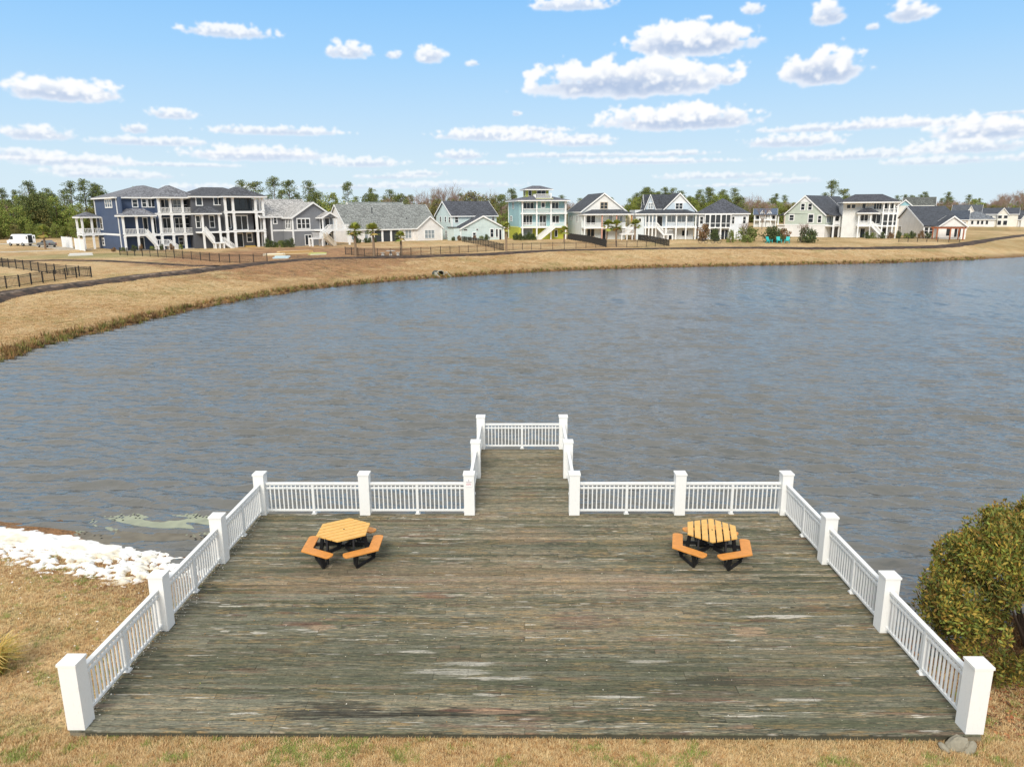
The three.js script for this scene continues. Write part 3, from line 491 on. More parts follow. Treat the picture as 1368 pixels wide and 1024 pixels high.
function gableRoof(h, axis, a0, a1, b0, b1, ye, yr, m, o = {}) {        // a: across the slope, b: along the ridge
  const ov = o.over ?? 0.4, am = o.peak ?? (a0 + a1) / 2, yl = o.ye0 ?? ye, yrr = o.ye1 ?? ye, s0 = (yr - yl) / (am - a0), s1 = (yr - yrr) / (a1 - am), e = o.rake ?? 0.35;
  const poly = [[a0 - ov, yl - s0 * ov], [am, yr], [a1 + ov, yrr - s1 * ov], [a1 + ov, yrr - s1 * ov - TH], [am, yr - TH], [a0 - ov, yl - s0 * ov - TH]];
  const r = part(h, 'roof', prism(poly, b0 - e, b1 + e, axis), m);
  const up = 0.025, tp = [[a0 - ov - 0.02, yl - s0 * ov + up], [am, yr + up], [a1 + ov + 0.02, yrr - s1 * ov + up], [a1 + ov + 0.02, yrr - s1 * ov - TH - 0.12], [am, yr - TH - 0.14], [a0 - ov - 0.02, yl - s0 * ov - TH - 0.12]];
  for (const [p, q] of [[b0 - e - 0.06, b0 - e - 0.003], [b1 + e + 0.003, b1 + e + 0.06]]) part(r, 'rake_trim', prism(tp, p, q, axis), trim);
  for (const [a, y, s] of [[a0 - ov, yl - s0 * ov, -1], [a1 + ov, yrr - s1 * ov, 1]]) { const lo = Math.min(a + s * 0.003, a + s * 0.08), hi = Math.max(a + s * 0.003, a + s * 0.08); part(r, 'fascia', axis === 'z' ? box(lo, hi, y - TH - 0.06, y - 0.02, b0 - e, b1 + e) : box(b0 - e, b1 + e, y - TH - 0.06, y - 0.02, lo, hi), trim); }
  if (o.wall) part(h, 'gable_wall', prism([[a0, yl - 0.02], [am, yr - TH - 0.03], [a1, yrr - 0.02]].concat(yl !== yrr ? [] : []), o.wz0 ?? b0, o.wz1 ?? b1, axis), o.wall);
  return r;
}
function hipRoof(h, x0, x1, z0, z1, ye, yr, m, o = {}) {
  const ov = o.over ?? 0.55, X0 = x0 - ov, X1 = x1 + ov, Z0 = z0 - ov, Z1 = z1 + ov, k = Math.min(X1 - X0, Z1 - Z0) / 2, lx = o.lx ?? k, alongX = (X1 - X0) >= (Z1 - Z0);
  const A = [X0, ye, Z1], B = [X1, ye, Z1], C = [X1, ye, Z0], D = [X0, ye, Z0]; let E, F, T;
  if (alongX) { E = [X0 + lx, yr, (Z0 + Z1) / 2]; F = [X1 - lx, yr, (Z0 + Z1) / 2]; T = [[A, B, F], [A, F, E], [B, C, F], [C, D, E], [C, E, F], [D, A, E]]; }
  else { E = [(X0 + X1) / 2, yr, Z1 - lx]; F = [(X0 + X1) / 2, yr, Z0 + lx]; T = [[A, B, E], [B, C, F], [B, F, E], [C, D, F], [D, A, E], [D, E, F]]; }
  T.push([A, C, B], [A, D, C]); const r = part(h, 'roof', tris(T), m);
  part(r, 'fascia', box(X0 + 0.03, X1 - 0.03, ye - 0.28, ye - 0.004, Z0 + 0.03, Z1 - 0.03), trim); return r;
}
function houseAt(name, label, x, z, deg, y = GY) { return thing(name, label, 'house', x, y, z, deg * D2R); }

// --- 1: blue three-storey house with white porches
{
  const h = houseAt('house', 'three-storey dark blue house with white porches and a grey hip roof', -74.4, -119.6, 44.2), B = siding('#4a5a76');
  wall(h, 0, 13.4, -0.6, 9.85, -16.5, -2.2, B); wall(h, -0.01, 0.6, 2.75, 3.1, -16.52, -2.19, trim, 'band_board'); wall(h, 0, 0.28, -0.6, 9.85, -2.19, -0.2, B, 'wall');
  wall(h, 6.7, 7.0, -0.4, 9.8, -2.19, -0.6, B, 'wall');
  corner(h, 0, -16.5, -0.6, 9.84); corner(h, 0.02, -2.2, -0.6, 9.84);
  hipRoof(h, 0, 13.4, -16.5, -2.2, 9.9, 12.25, shingle('#939498'), { lx: 5.4 }); hipRoof(h, 6.9, 13.6, -9, 0.1, 9.92, 12.2, shingle('#939498'), { lx: 4.2, over: 0.7 });
  win(h, 'l', 0, -9.3, -5.2, 8.1, 9.45, 3, 2, { t: 0.2, mull: 0.12 }); win(h, 'l', 0, -14.2, -12.9, 3.9, 5.9, 1, 2, { t: 0.22 }); win(h, 'l', 0, -14.4, -13.2, 0.8, 1.9, 1, 2, { t: 0.22 });
  // two-level side porch over the entry
  floorSlab(h, 0, 6.7, -2.19, 0, 3.0); hipRoof(h, 0, 5.6, -2.6, 0.1, 6.55, 7.75, shingle('#9a9ba0'), { over: 0.45, lx: 1.7 });
  for (const [x, a, b] of [[0.15, -0.4, 2.66], [2.5, -0.4, 2.66], [5.4, -0.4, 2.66], [0.15, 3.0, 6.28], [2.5, 3.0, 6.28], [5.3, 3.0, 6.28]]) column(h, x, -0.2, a, b);
  rail(h, 0.3, -0.15, 2.3, -0.15, 3.0); rail(h, 2.7, -0.15, 3.7, -0.15, 3.0);
  win(h, 'f', -2.2, 2.8, 3.6, 8.1, 9.4, 1, 2, { t: 0.16 }); win(h, 'f', -2.2, 4.5, 5.2, 8.1, 9.5, 1, 2, { t: 0.16 }); win(h, 'f', -2.2, 5.6, 6.7, 8.1, 9.5, 2, 1, { t: 0.16 });
  door(h, 'f', -2.2, 4.3, 5.0, 3.1, 6.0); door(h, 'f', -2.2, 5.8, 6.5, 3.1, 6.0); door(h, 'f', -2.2, 3.0, 4.0, 0.1, 2.3);
  // three-level porch
  floorSlab(h, 6.55, 13.6, -2.19, 0, 3.0); floorSlab(h, 6.55, 13.6, -2.19, 0, 6.9, 0.4);
  for (const x of [6.8, 8.95, 11.2, 13.4]) for (const [a, b] of [[-0.4, 2.66], [3.0, 6.5], [6.9, 9.63]]) column(h, x, -0.2, a, b, 0.4);
  for (const y of [3.0, 6.9]) for (const [a, b] of [[7.0, 8.75], [9.15, 11.0], [11.4, 13.2]]) rail(h, a, -0.15, b, -0.15, y);
  for (const [v0, v1] of [[7.0, 9.4], [3.1, 5.9]]) { door(h, 'f', -2.2, 7.9, 9.3, v0, v1, { nx: 2 }); win(h, 'f', -2.2, 10.2, 11.7, v0 + 0.5, v1, 2, 2, { glass: v0 > 5 ? curtainGlass : glass }); win(h, 'f', -2.2, 12.2, 13.0, v0 + 0.5, v1, 1, 2); }
  win(h, 'f', -2.2, 10.6, 11.4, 0.7, 2.1, 1, 2); wall(h, 0, 13.4, -0.6, 0.05, -2.1, 0.05, paint('#d9d4c9'), 'plinth');
  // stair with a landing
  stairs(h, [3.7, 3.0, 0.25], [5.3, 0.95], 1.2, 'x'); wall(h, 5.2, 7.6, 0.72, 0.92, 0.2, 1.6, trim, 'landing'); rail(h, 5.4, 1.55, 7.4, 1.55, 0.92); for (const x of [5.4, 6.4, 7.4]) for (const z of [0.35, 1.45]) wall(h, x - 0.12, x + 0.12, -0.6, 0.715, z - 0.12, z + 0.12, trim, 'landing_post');
  stairs(h, [7.6, 0.92, 0.25], [9.4, -0.4], 1.2, 'x');
  // side porch at the left end of the house
  floorSlab(h, -3.7, -0.003, -17.4, -13.2, 3.0); hipRoof(h, -3.6, -0.6, -17.4, -13.2, 6.3, 7.2, shingle('#85878e'), { over: 0.5, lx: 1.9 });
  for (const [x, z] of [[-3.5, -13.4], [-1.8, -13.4], [-3.5, -17.2]]) { column(h, x, z, -0.4, 2.66); column(h, x, z, 3.0, 6.02); }
  rail(h, -3.3, -13.35, -2.0, -13.35, 3.0); rail(h, -1.6, -13.35, -0.3, -13.35, 3.0); rail(h, -3.5, -17, -3.5, -13.6, 3.0);
}
// --- 2: charcoal house under construction
{
  const h = houseAt('house', 'three-storey charcoal grey house with tall white columns and big sliding windows', -63.4, -126.1, 39.6), G = siding('#5e6065'), R = shingle('#66686d');
  wall(h, 0, 11.9, -0.6, 10.0, -14, -2.2, G); wall(h, 5.6, 5.9, -0.4, 9.95, -2.19, -0.6, G);
  hipRoof(h, 0, 12.2, -14, -2.0, 10.1, 12.0, R, { lx: 4.5 }); hipRoof(h, 5.8, 13.6, -9, 0.1, 10.12, 12.05, R, { lx: 4, over: 0.6 });
  hipRoof(h, 0.3, 4.5, -2.5, 0.1, 6.85, 8.1, R, { over: 0.4, lx: 1.6 }); floorSlab(h, 0.3, 5.6, -2.19, 0, 3.3, 0.3);
  for (const x of [1.2, 4.4]) { column(h, x, -0.15, -0.4, 2.99); column(h, x, -0.15, 3.3, 6.56); }
  floorSlab(h, 5.6, 13.6, -2.19, 0, 3.4, 0.34); floorSlab(h, 5.6, 13.6, -2.19, 0, 7.2, 0.4);
  for (const x of [5.85, 7.35, 11.9, 13.4]) for (const [a, b] of [[-0.4, 3.05], [3.4, 6.79], [7.2, 9.83]]) column(h, x, -0.2, a, b, 0.42);
  column(h, 13.4, -2.0, 3.4, 6.79, 0.3); column(h, 13.4, -2.0, 7.2, 9.83, 0.3); column(h, 13.4, -2.0, -0.4, 3.05, 0.3);
  win(h, 'f', -2.2, 1.0, 2.0, 8.4, 9.8, 1, 1, { t: 0.18 }); win(h, 'f', -2.2, 4.4, 6.0, 8.5, 9.85, 2, 1, { t: 0.18 });
  win(h, 'f', -2.2, 8.3, 11.7, 7.4, 9.6, 3, 1, { t: 0.1, m: paint('#3a3c40') }); door(h, 'f', -2.2, 6.3, 7.4, 7.3, 9.6, { t: 0.1, m: paint('#3a3c40') }); door(h, 'f', -2.2, 8.4, 10.6, 3.55, 6.2, { nx: 2, t: 0.2 }); win(h, 'f', -2.2, 6.2, 7.2, 3.9, 6.2, 1, 1, { t: 0.15 });
  win(h, 'f', -2.2, 10.4, 11.3, 1.1, 2.7, 1, 2, { t: 0.18 }); door(h, 'f', -2.2, 8.3, 9.4, 0.1, 2.7, { t: 0.14 }); win(h, 'f', -2.2, 3.2, 4.0, 4.1, 6.3, 1, 2, { t: 0.14 }); win(h, 'f', -2.2, 0.6, 1.3, 4.1, 6.3, 1, 2, { t: 0.14 });
  stairs(h, [1.2, 3.3, 0.15], [2.7, 1.2], 1.3, 'x'); wall(h, 2.6, 4.6, 0.98, 1.2, 0.1, 1.6, trim, 'landing'); for (const x of [2.8, 3.6, 4.4]) for (const z of [0.3, 1.4]) wall(h, x - 0.12, x + 0.12, -0.6, 0.97, z - 0.12, z + 0.12, trim, 'landing_post');
  stairs(h, [4.6, 1.2, 0.15], [6.4, -0.3], 1.3, 'x'); wall(h, 9.6, 11.6, -0.5, 0.25, -2.1, -1.2, paint('#c9a44e'), 'plank_pallet');
}
// --- 3: grey gabled house
{
  const h = houseAt('house', 'mid-grey gabled house with a raised white deck and outside stair', -47.8, -134.9, 47.2), G = siding('#86888c'), R = shingle('#cfccc6');
  wall(h, 0.5, 10.2, -0.6, 6.1, -12, 0, G); gableRoof(h, 'z', 0.5, 10.2, -8, 0, 6.1, 9.0, R, { wall: G, peak: 5.4 });
  wall(h, -2.2, 9.8, -0.6, 6.3, -16, -3.8, G); gableRoof(h, 'x', -16, -3.8, -4.5, 8.5, 6.3, 9.7, R, { wall: G });
  corner(h, 0.5, 0, -0.6, 6.05); corner(h, 10.2, 0, -0.6, 6.05); corner(h, -2.2, -3.8, -0.6, 6.2); wall(h, 0.45, 10.25, 3.05, 3.4, -0.1, 0.05, trim, 'band_board'); wall(h, -2.25, 0.45, 3.05, 3.4, -3.9, -3.75, trim, 'band_board'); wall(h, 0.45, 0.6, 3.05, 3.4, -3.7, -0.1, trim, 'band_board');
  win(h, 'f', 0, 1.6, 4.4, 3.65, 5.5, 3, 2, { t: 0.2, mull: 0.1 }); win(h, 'l', 0.5, -2.6, -0.9, 3.7, 5.6, 3, 2, { t: 0.2, mull: 0.1 }); win(h, 'f', -3.8, -1.6, -1.0, 4.7, 6.0, 1, 2, { t: 0.2 });
  // covered upper door and deck
  gableRoof(h, 'z', 6.2, 9.9, -0.4, 2.2, 5.95, 6.95, R, { over: 0.2, rake: 0.15, wall: G, wz0: 0.1, wz1: 2.1 }); for (const x of [6.4, 9.7]) column(h, x, 2.0, 3.3, 5.7, 0.24);
  door(h, 'f', 0, 7.0, 9.2, 3.4, 5.6, { nx: 2 }); floorSlab(h, 5.6, 12.3, 0.06, 3.2, 3.3, 0.3); for (const x of [5.8, 8.4, 12.1]) column(h, x, 3.0, -0.4, 2.99, 0.3); rail(h, 6.8, 3.1, 12.2, 3.1, 3.3); rail(h, 12.2, 0.2, 12.2, 3.0, 3.3);
  stairs(h, [6.8, 3.3, 3.3], [4.7, 1.75], 1.2, 'x'); wall(h, 2.0, 4.7, 1.5, 1.75, 3.2, 4.6, trim, 'landing'); rail(h, 2.1, 4.5, 4.6, 4.5, 1.75); for (const x of [2.15, 4.5]) for (const z of [3.35, 4.45]) wall(h, x - 0.13, x + 0.13, -0.6, 1.49, z - 0.13, z + 0.13, trim, 'landing_post');
  stairs(h, [4.7, 1.75, 4.75], [6.9, -0.3], 1.1, 'x', paint('#cdbfa8')); door(h, 'f', 0, 7.4, 9.6, 0, 2.3, { nx: 2 }); win(h, 'f', 0, 3.2, 4.6, 0.2, 2.2, 2, 1);
}
// --- 4: long white one-storey house
{
  const h = houseAt('house', 'long single-storey white house with a wide grey-green shingle roof', -40.3, -153.0, 37.2), G = siding('#efece8'), R = shingle('#a5a8a2');
  wall(h, 0, 24, -0.6, 3.3, -12.4, 0, G); gableRoof(h, 'x', -12.4, 0, 0, 24, 3.3, 8.7, R, { wall: G, rake: 0.3 });
  wall(h, 17.2, 24.0, -0.6, 3.3, -1, 2, G); gableRoof(h, 'z', 17.2, 24.0, -4, 2, 3.3, 5.9, R, { wall: G, wz0: 0 });
  corner(h, 0, 0, -0.6, 3.2); corner(h, 24, 2, -0.6, 3.2); wall(h, 17.1, 24.1, -0.6, 0.05, -1.1, 2.06, paint('#aca79d'), 'plinth');
  win(h, 'f', 0, 0.9, 1.6, 0.7, 2.5, 1, 2, { glass: curtainGlass }); win(h, 'f', 0, 4.2, 5.0, 0.7, 2.6, 1, 2, { glass: curtainGlass }); win(h, 'f', 0, 14.9, 16.5, 0.7, 2.5, 2, 2, { glass: curtainGlass }); win(h, 'f', 2, 19.2, 21.8, 0.6, 2.5, 3, 2, { glass: curtainGlass });
  for (const [a, b] of [[6.7, 8.5], [9.0, 10.8], [11.3, 13.1]]) win(h, 'f', 0, a, b, 0.0, 2.6, 1, 1, { name: 'screen_window', glass: screen, t: 0.16 });
  for (const x of [6.5, 8.75, 11.05, 13.35]) wall(h, x - 0.17, x + 0.17, -0.4, 2.9, 0.003, 0.2, trim, 'column');
  part(h, 'roof_vent', new THREE.CylinderGeometry(0.12, 0.12, 1.3, 10).translate(7.6, 7.3, -2.6), paint('#3b3d40')); part(h, 'roof_vent', new THREE.CylinderGeometry(0.1, 0.1, 0.7, 10).translate(16.6, 5.2, -2.1), paint('#3b3d40'));
}
{
  const h = houseAt('house', 'low house behind the long white one, only its pale roof ridge showing', -44, -180, 37.2), G = siding('#e9e7e3');
  wall(h, 0, 16, -0.6, 4.2, -10, 0, G); gableRoof(h, 'x', -10, 0, 0, 16, 4.2, 9.6, shingle('#a3a8a2'), { wall: G }); wall(h, 6, 12, 8.3, 9.0, -3.9, -2.6, trim, 'dormer');
  win(h, 'f', 0, 2, 4, 1, 2.6, 2, 2); win(h, 'f', 0, 11, 13, 1, 2.6, 2, 2);
}
// --- 5: mint house with a gabled wing
{
  const h = houseAt('house', 'pale mint two-storey house with a dark roof and low front wing', -17.0, -165.8, 27.3), G = siding('#d4e4e2'), R = shingle('#5f6269');
  wall(h, -0.4, 11.7, -0.6, 6.1, -11, 0, G); gableRoof(h, 'x', -11, 0, -0.4, 11.7, 6.1, 9.5, R, { wall: G });
  wall(h, -1.6, 11.8, -0.6, 3.1, 0, 4, G); gableRoof(h, 'z', 0.2, 11.9, 0.4, 4, 3.05, 5.9, R, { wall: G, wz0: 0.5 }); wall(h, -1.9, 0.2, 3.1, 3.25, 0.01, 4.2, R, 'roof');
  corner(h, -0.4, 0, -0.6, 6.0); corner(h, 11.8, 4, -0.6, 3.0); corner(h, 0.2, 4.0, -0.6, 3.0);
  win(h, 'l', -0.4, -8.2, -7.2, 4.4, 5.6, 1, 2); win(h, 'l', -0.4, -4.7, -3.8, 4.4, 5.6, 1, 2); win(h, 'l', -0.4, -2.0, -1.0, 4.3, 5.5, 1, 2); win(h, 'l', -0.4, -4.5, -3.6, 0.6, 2.2, 1, 2); win(h, 'l', -0.4, -2.0, -1.0, 0.6, 2.4, 1, 2);
  win(h, 'f', 0, 0.4, 1.2, 4.3, 5.6, 1, 2); win(h, 'f', 0, 10.4, 11.1, 4.7, 5.6, 1, 2);
  win(h, 'f', 4, 3.4, 4.1, 0.7, 1.8, 1, 2, { t: 0.16 }); win(h, 'f', 4, 8.1, 8.9, 0.7, 2.6, 1, 2, { t: 0.16 }); win(h, 'f', 4, 9.6, 10.1, 0.7, 2.6, 1, 1, { t: 0.14 }); door(h, 'f', 4, 10.5, 11.1, 0.0, 2.5, { t: 0.16 }); win(h, 'f', 4, 1.0, 1.9, 2.4, 2.75, 1, 1, { t: 0.06, glass: screen }); win(h, 'f', 4, 4.3, 4.8, 2.4, 2.75, 1, 1, { t: 0.06, glass: screen });
}
// --- 6: aqua and lime house with a roof tower
{
  const h = houseAt('house', 'three-storey aqua and lime house with white porches and a rooftop lookout', -0.1, -165.8, 14.1), G = siding('#a9ced2'), Y = siding('#c9cd4f'), R = shingle('#7d7e86'), sea = siding('#8fb4b0');
  wall(h, -0.5, 11.5, 3.0, 9.4, -12.5, -2.0, G); wall(h, -0.5, 11.5, -0.6, 2.99, -12.5, -2.0, Y); wall(h, -0.55, 11.5, 2.85, 3.15, -12.54, -1.98, paint('#d9dc7e'), 'band_board');
  wall(h, -0.5, -0.2, 3.0, 9.4, -2.0, -0.6, G); wall(h, -0.5, -0.2, -0.6, 2.99, -2.0, -0.6, Y); wall(h, 3.9, 7.3, 6.4, 9.35, -1.99, -1.0, sea, 'wall');
  corner(h, -0.5, -12.5, -0.6, 9.3); corner(h, 11.5, -2, -0.6, 9.3);
  hipRoof(h, -0.6, 11.5, -12.5, 0.1, 9.5, 11.1, R, { over: 0.7, lx: 5.6 });
  for (const [y, t] of [[3.1, 0.3], [6.45, 0.3]]) floorSlab(h, -0.3, 11.6, -1.99, 0, y, t);
  for (const x of [0.1, 3.75, 7.4, 11.2]) for (const [a, b] of [[-0.4, 2.79], [3.1, 6.14], [6.45, 9.2]]) column(h, x, -0.2, a, b, 0.32);
  for (const [a, b] of [[0.3, 3.6], [7.6, 11.0]]) for (const y of [3.1, 6.45]) rail(h, a, -0.15, b, -0.15, y); rail(h, 3.9, -0.15, 7.2, -0.15, 6.45); rail(h, 3.9, -0.15, 6.0, -0.15, 3.1);
  win(h, 'f', -2, 0.8, 3.4, 7.5, 8.9, 3, 1); win(h, 'f', -1.0, 5.2, 6.0, 7.8, 8.9, 1, 1, { t: 0.18 }); win(h, 'f', -2, 8.2, 9.8, 7.5, 8.9, 2, 1); win(h, 'f', -2, 0.8, 3.0, 3.6, 5.8, 3, 1); door(h, 'f', -2, 5.0, 6.6, 3.2, 5.8, { nx: 2 }); win(h, 'f', -2, 8.3, 10.0, 3.9, 5.7, 2, 1);
  door(h, 'f', -2, 0.8, 3.0, 0.1, 2.7, { nx: 1, glass: curtainGlass }); win(h, 'f', -2, 9, 9.6, 0.6, 2.2, 1, 1);
  win(h, 'l', -0.5, -8.2, -6.6, 7.6, 9.0, 1, 2, { t: 0.14, glass: curtainGlass }); win(h, 'l', -0.5, -10.6, -8.4, 4.5, 5.6, 2, 1, { t: 0.14, glass: curtainGlass });
  stairs(h, [8.1, 3.1, 0.1], [3.6, -0.3], 1.3, 'x');
  // lookout
  wall(h, 2.2, 7.9, 9.6, 12.1, -7.6, -4.0, siding('#d3d86a'), 'lookout_wall'); hipRoof(h, 2.2, 7.9, -7.6, -3.2, 12.2, 13.1, R, { over: 0.8, lx: 2.6 });
  win(h, 'f', -4, 4.9, 7.0, 10.5, 11.9, 2, 1, { t: 0.16 }); win(h, 'f', -4, 2.7, 3.4, 10.6, 11.9, 1, 1); win(h, 'l', 2.2, -6.6, -5.4, 10.6, 11.9, 1, 1); floorSlab(h, 3.6, 8.0, -3.95, -0.3, 9.95, 0.5, paint('#e7e8a5')); rail(h, 3.7, -0.4, 7.3, -0.4, 9.95); rail(h, 3.7, -3.8, 3.7, -0.5, 9.95); wall(h, 7.3, 7.6, 9.7, 11.2, -0.6, -0.3, trim, 'lookout_post');
}
// --- 7: white gabled house with a timber porch
{
  const h = houseAt('house', 'white gabled house with terracotta porch posts and a dark porch roof', 14.2, -163.7, 9.6), G = siding('#f1f0ec'), S = siding('#e3e8e4'), R = shingle('#5c6066');
  wall(h, 0.1, 11.2, -0.6, 6.9, -15, 0, S); gableRoof(h, 'z', 0.1, 11.2, -15, 0, 6.9, 11.1, R, { wall: G, over: 0.3 });
  win(h, 'f', 0, 4.8, 6.5, 7.4, 8.8, 2, 2, { m: paint('#cbbba6'), t: 0.12 });
  hipRoof(h, 0.2, 12.2, -2.4, 2.6, 6.15, 7.15, R, { over: 0.35, lx: 2.8 });
  floorSlab(h, 0.1, 12.2, 0.003, 2.5, 3.0, 0.3); for (const x of [0.3, 4.6, 8.2, 12.0]) { column(h, x, 2.35, -0.4, 2.69, 0.26, x < 1 ? trim : pinkish); column(h, x, 2.35, 3.0, 5.86, 0.26, x < 1 ? trim : x > 11 ? woodTrim : pinkish); }
  rail(h, 0.5, 2.35, 4.4, 2.35, 3.0); rail(h, 4.8, 2.35, 8.0, 2.35, 3.0); rail(h, 8.4, 2.35, 10.6, 2.35, 3.0);
  win(h, 'f', 0, 1.4, 3.5, 3.6, 5.7, 2, 1); win(h, 'f', 0, 6.9, 7.8, 3.2, 5.7, 1, 1, { glass: curtainGlass }); win(h, 'f', 0, 8.8, 10.4, 3.7, 5.6, 2, 1, { glass: curtainGlass }); win(h, 'f', 0, 1.6, 3.3, 0.8, 2.6, 2, 1, { m: paint('#cbbba6') }); door(h, 'f', 0, 5.0, 6.2, 0, 2.4);
  for (const [a, b, lo, hi] of [[-12.6, -11.4, 4.6, 5.7], [-10.2, -9, 4.6, 5.7], [-5, -3.8, 4.2, 5.7], [-1.6, -0.8, 4.2, 5.7]]) win(h, 'l', 0.1, a, b, lo, hi, 1, 1, { t: 0.1 });
  stairs(h, [12.0, 3.0, 2.7], [10.4, 1.5], 1.2, 'x'); wall(h, 8.9, 14.3, 1.2, 1.48, 2.6, 4.2, trim, 'landing'); for (const x of [9.1, 10.4, 11.7, 13.0, 14.1]) wall(h, x - 0.12, x + 0.12, -0.6, 1.19, 3.9, 4.1, trim, 'landing_post'); rail(h, 9, 4.1, 14.2, 4.1, 1.48); part(h, 'porch_screen', box(12.4, 14.6, -0.4, 5.9, -3, -2.7), siding('#efe3bf'));
}
// --- 8: pale blue and white house with two front gables
{
  const h = houseAt('house', 'white and pale blue house with two gables and a full-width porch', 30.2, -161.4, -1.5), G = siding('#eef0f0'), B = siding('#cfdde8'), R = shingle('#54585e');
  wall(h, -3.0, 11.3, -0.6, 7.0, -14, -2.6, G); wall(h, -0.9, 11.35, 3.0, 6.9, -2.7, -2.5, B, 'porch_wall');
  gableRoof(h, 'z', 3.7, 11.5, -13, -2.6, 7.0, 11.0, R, { wall: G, over: 0.3 }); part(h, 'gable_panel', prism([[4.4, 7.05], [11.0, 7.05], [9.6, 8.6], [5.8, 8.6]], -2.59, -2.5, 'z'), B);
  gableRoof(h, 'z', -0.9, 2.0, -9, -2.6, 7.0, 10.7, R, { wall: B, over: 0.25 }); gableRoof(h, 'x', -12, -5, -0.4, 8, 7.3, 10.75, R, { over: 0.1, rake: 0 });
  win(h, 'f', -2.5, 6.7, 8.3, 7.2, 8.5, 2, 2, { t: 0.16 }); win(h, 'f', -2.6, 0.2, 1.2, 7.3, 8.5, 2, 2, { t: 0.12, glass: curtainGlass });
  hipRoof(h, -3.0, 11.3, -5.2, 0.1, 6.15, 7.1, R, { over: 0.35, lx: 2.6 }); floorSlab(h, -1.0, 11.5, -2.49, 0, 3.05, 0.3); wall(h, -3.0, -1.0, -0.6, 5.9, -2.59, -0.2, S8(), 'wall');
  for (const x of [-0.7, 0.1, 0.95, 1.8, 4.2, 6.6, 8.95, 11.2]) { column(h, x, -0.2, -0.4, 2.74, 0.3); column(h, x, -0.2, 3.05, 5.86, 0.26); }
  for (const [a, b] of [[-0.6, 1.7], [4.4, 6.4], [6.8, 8.75], [9.15, 11.0]]) rail(h, a, -0.15, b, -0.15, 3.05);
  for (const [a, b] of [[-0.4, 0.3], [4.9, 6.7], [7.3, 9.2], [9.7, 10.9]]) win(h, 'f', -2.5, a, b, 4.1, 5.6, b - a > 1.3 ? 2 : 1, 1, { glass: curtainGlass }); door(h, 'f', -2.5, 2.4, 3.6, 3.1, 5.5); win(h, 'f', -2.6, 8.5, 9.9, 0.8, 2.1, 2, 1); door(h, 'f', -2.6, 5.2, 6.2, 0, 2.2); win(h, 'f', -0.2, -2.4, -1.8, 4.2, 5.0, 1, 1);
  stairs(h, [1.8, 3.05, 0.3], [3.4, 1.35], 1.3, 'x'); wall(h, 3.3, 5.7, 1.1, 1.33, 0.2, 1.7, trim, 'landing'); rail(h, 3.4, 1.65, 5.6, 1.65, 1.33); for (const x of [3.5, 4.5, 5.5]) wall(h, x - 0.12, x + 0.12, -0.6, 1.09, 1.4, 1.64, trim, 'landing_post');
}
function S8() { return siding('#dfe6e8'); }
// --- 9: white house with a screened upper porch
{
  const h = houseAt('house', 'white house with a dark hip roof and screened upper porch', 43.1, -161.9, -10.4), G = siding('#eaeef2'), R = shingle('#63666e');
  wall(h, -0.7, 10.5, -0.6, 6.05, -13, -0.05, G); hipRoof(h, -0.7, 10.5, -13, 0, 6.1, 9.6, R, { lx: 4.6 });
  corner(h, -0.7, -0.05, -0.6, 6); corner(h, 10.5, -0.05, -0.6, 6); floorSlab(h, 0.5, 6.7, -0.04, 1.2, 2.9, 0.25); wall(h, 0.5, 6.7, 5.75, 6.08, -0.04, 1.25, trim, 'porch_beam');
  for (const [a, b] of [[0.7, 1.55], [1.95, 2.9], [3.1, 4.05], [4.45, 5.35], [5.55, 6.3]]) { const w = part(h, 'screen_window', [box(a, b, 3.75, 3.86, 1.0, 1.1)], trim); part(w, 'mesh', box(a, b, 2.92, 5.74, 1.02, 1.05), screen); }
  for (const x of [0.6, 1.75, 3.0, 4.25, 5.45, 6.5]) column(h, x, 1.05, 2.9, 5.74, x === 1.75 || x === 4.25 ? 0.3 : 0.16); for (const x of [1.8, 4.3, 6.4]) column(h, x, 1.05, -0.4, 2.64, 0.28);
  win(h, 'f', -0.05, -0.5, 0.15, 3.7, 5.3, 1, 2); win(h, 'f', -0.05, 6.9, 7.4, 3.7, 5.3, 1, 2); win(h, 'f', -0.05, 9.4, 10.0, 3.7, 5.3, 1, 2); win(h, 'f', -0.05, 9.4, 10.0, 0.6, 2.1, 1, 2); door(h, 'f', -0.05, 2.1, 4.0, 0, 2.3, { nx: 2 }); door(h, 'f', -0.05, 4.6, 6.1, 0, 2.3, { nx: 2 });
}
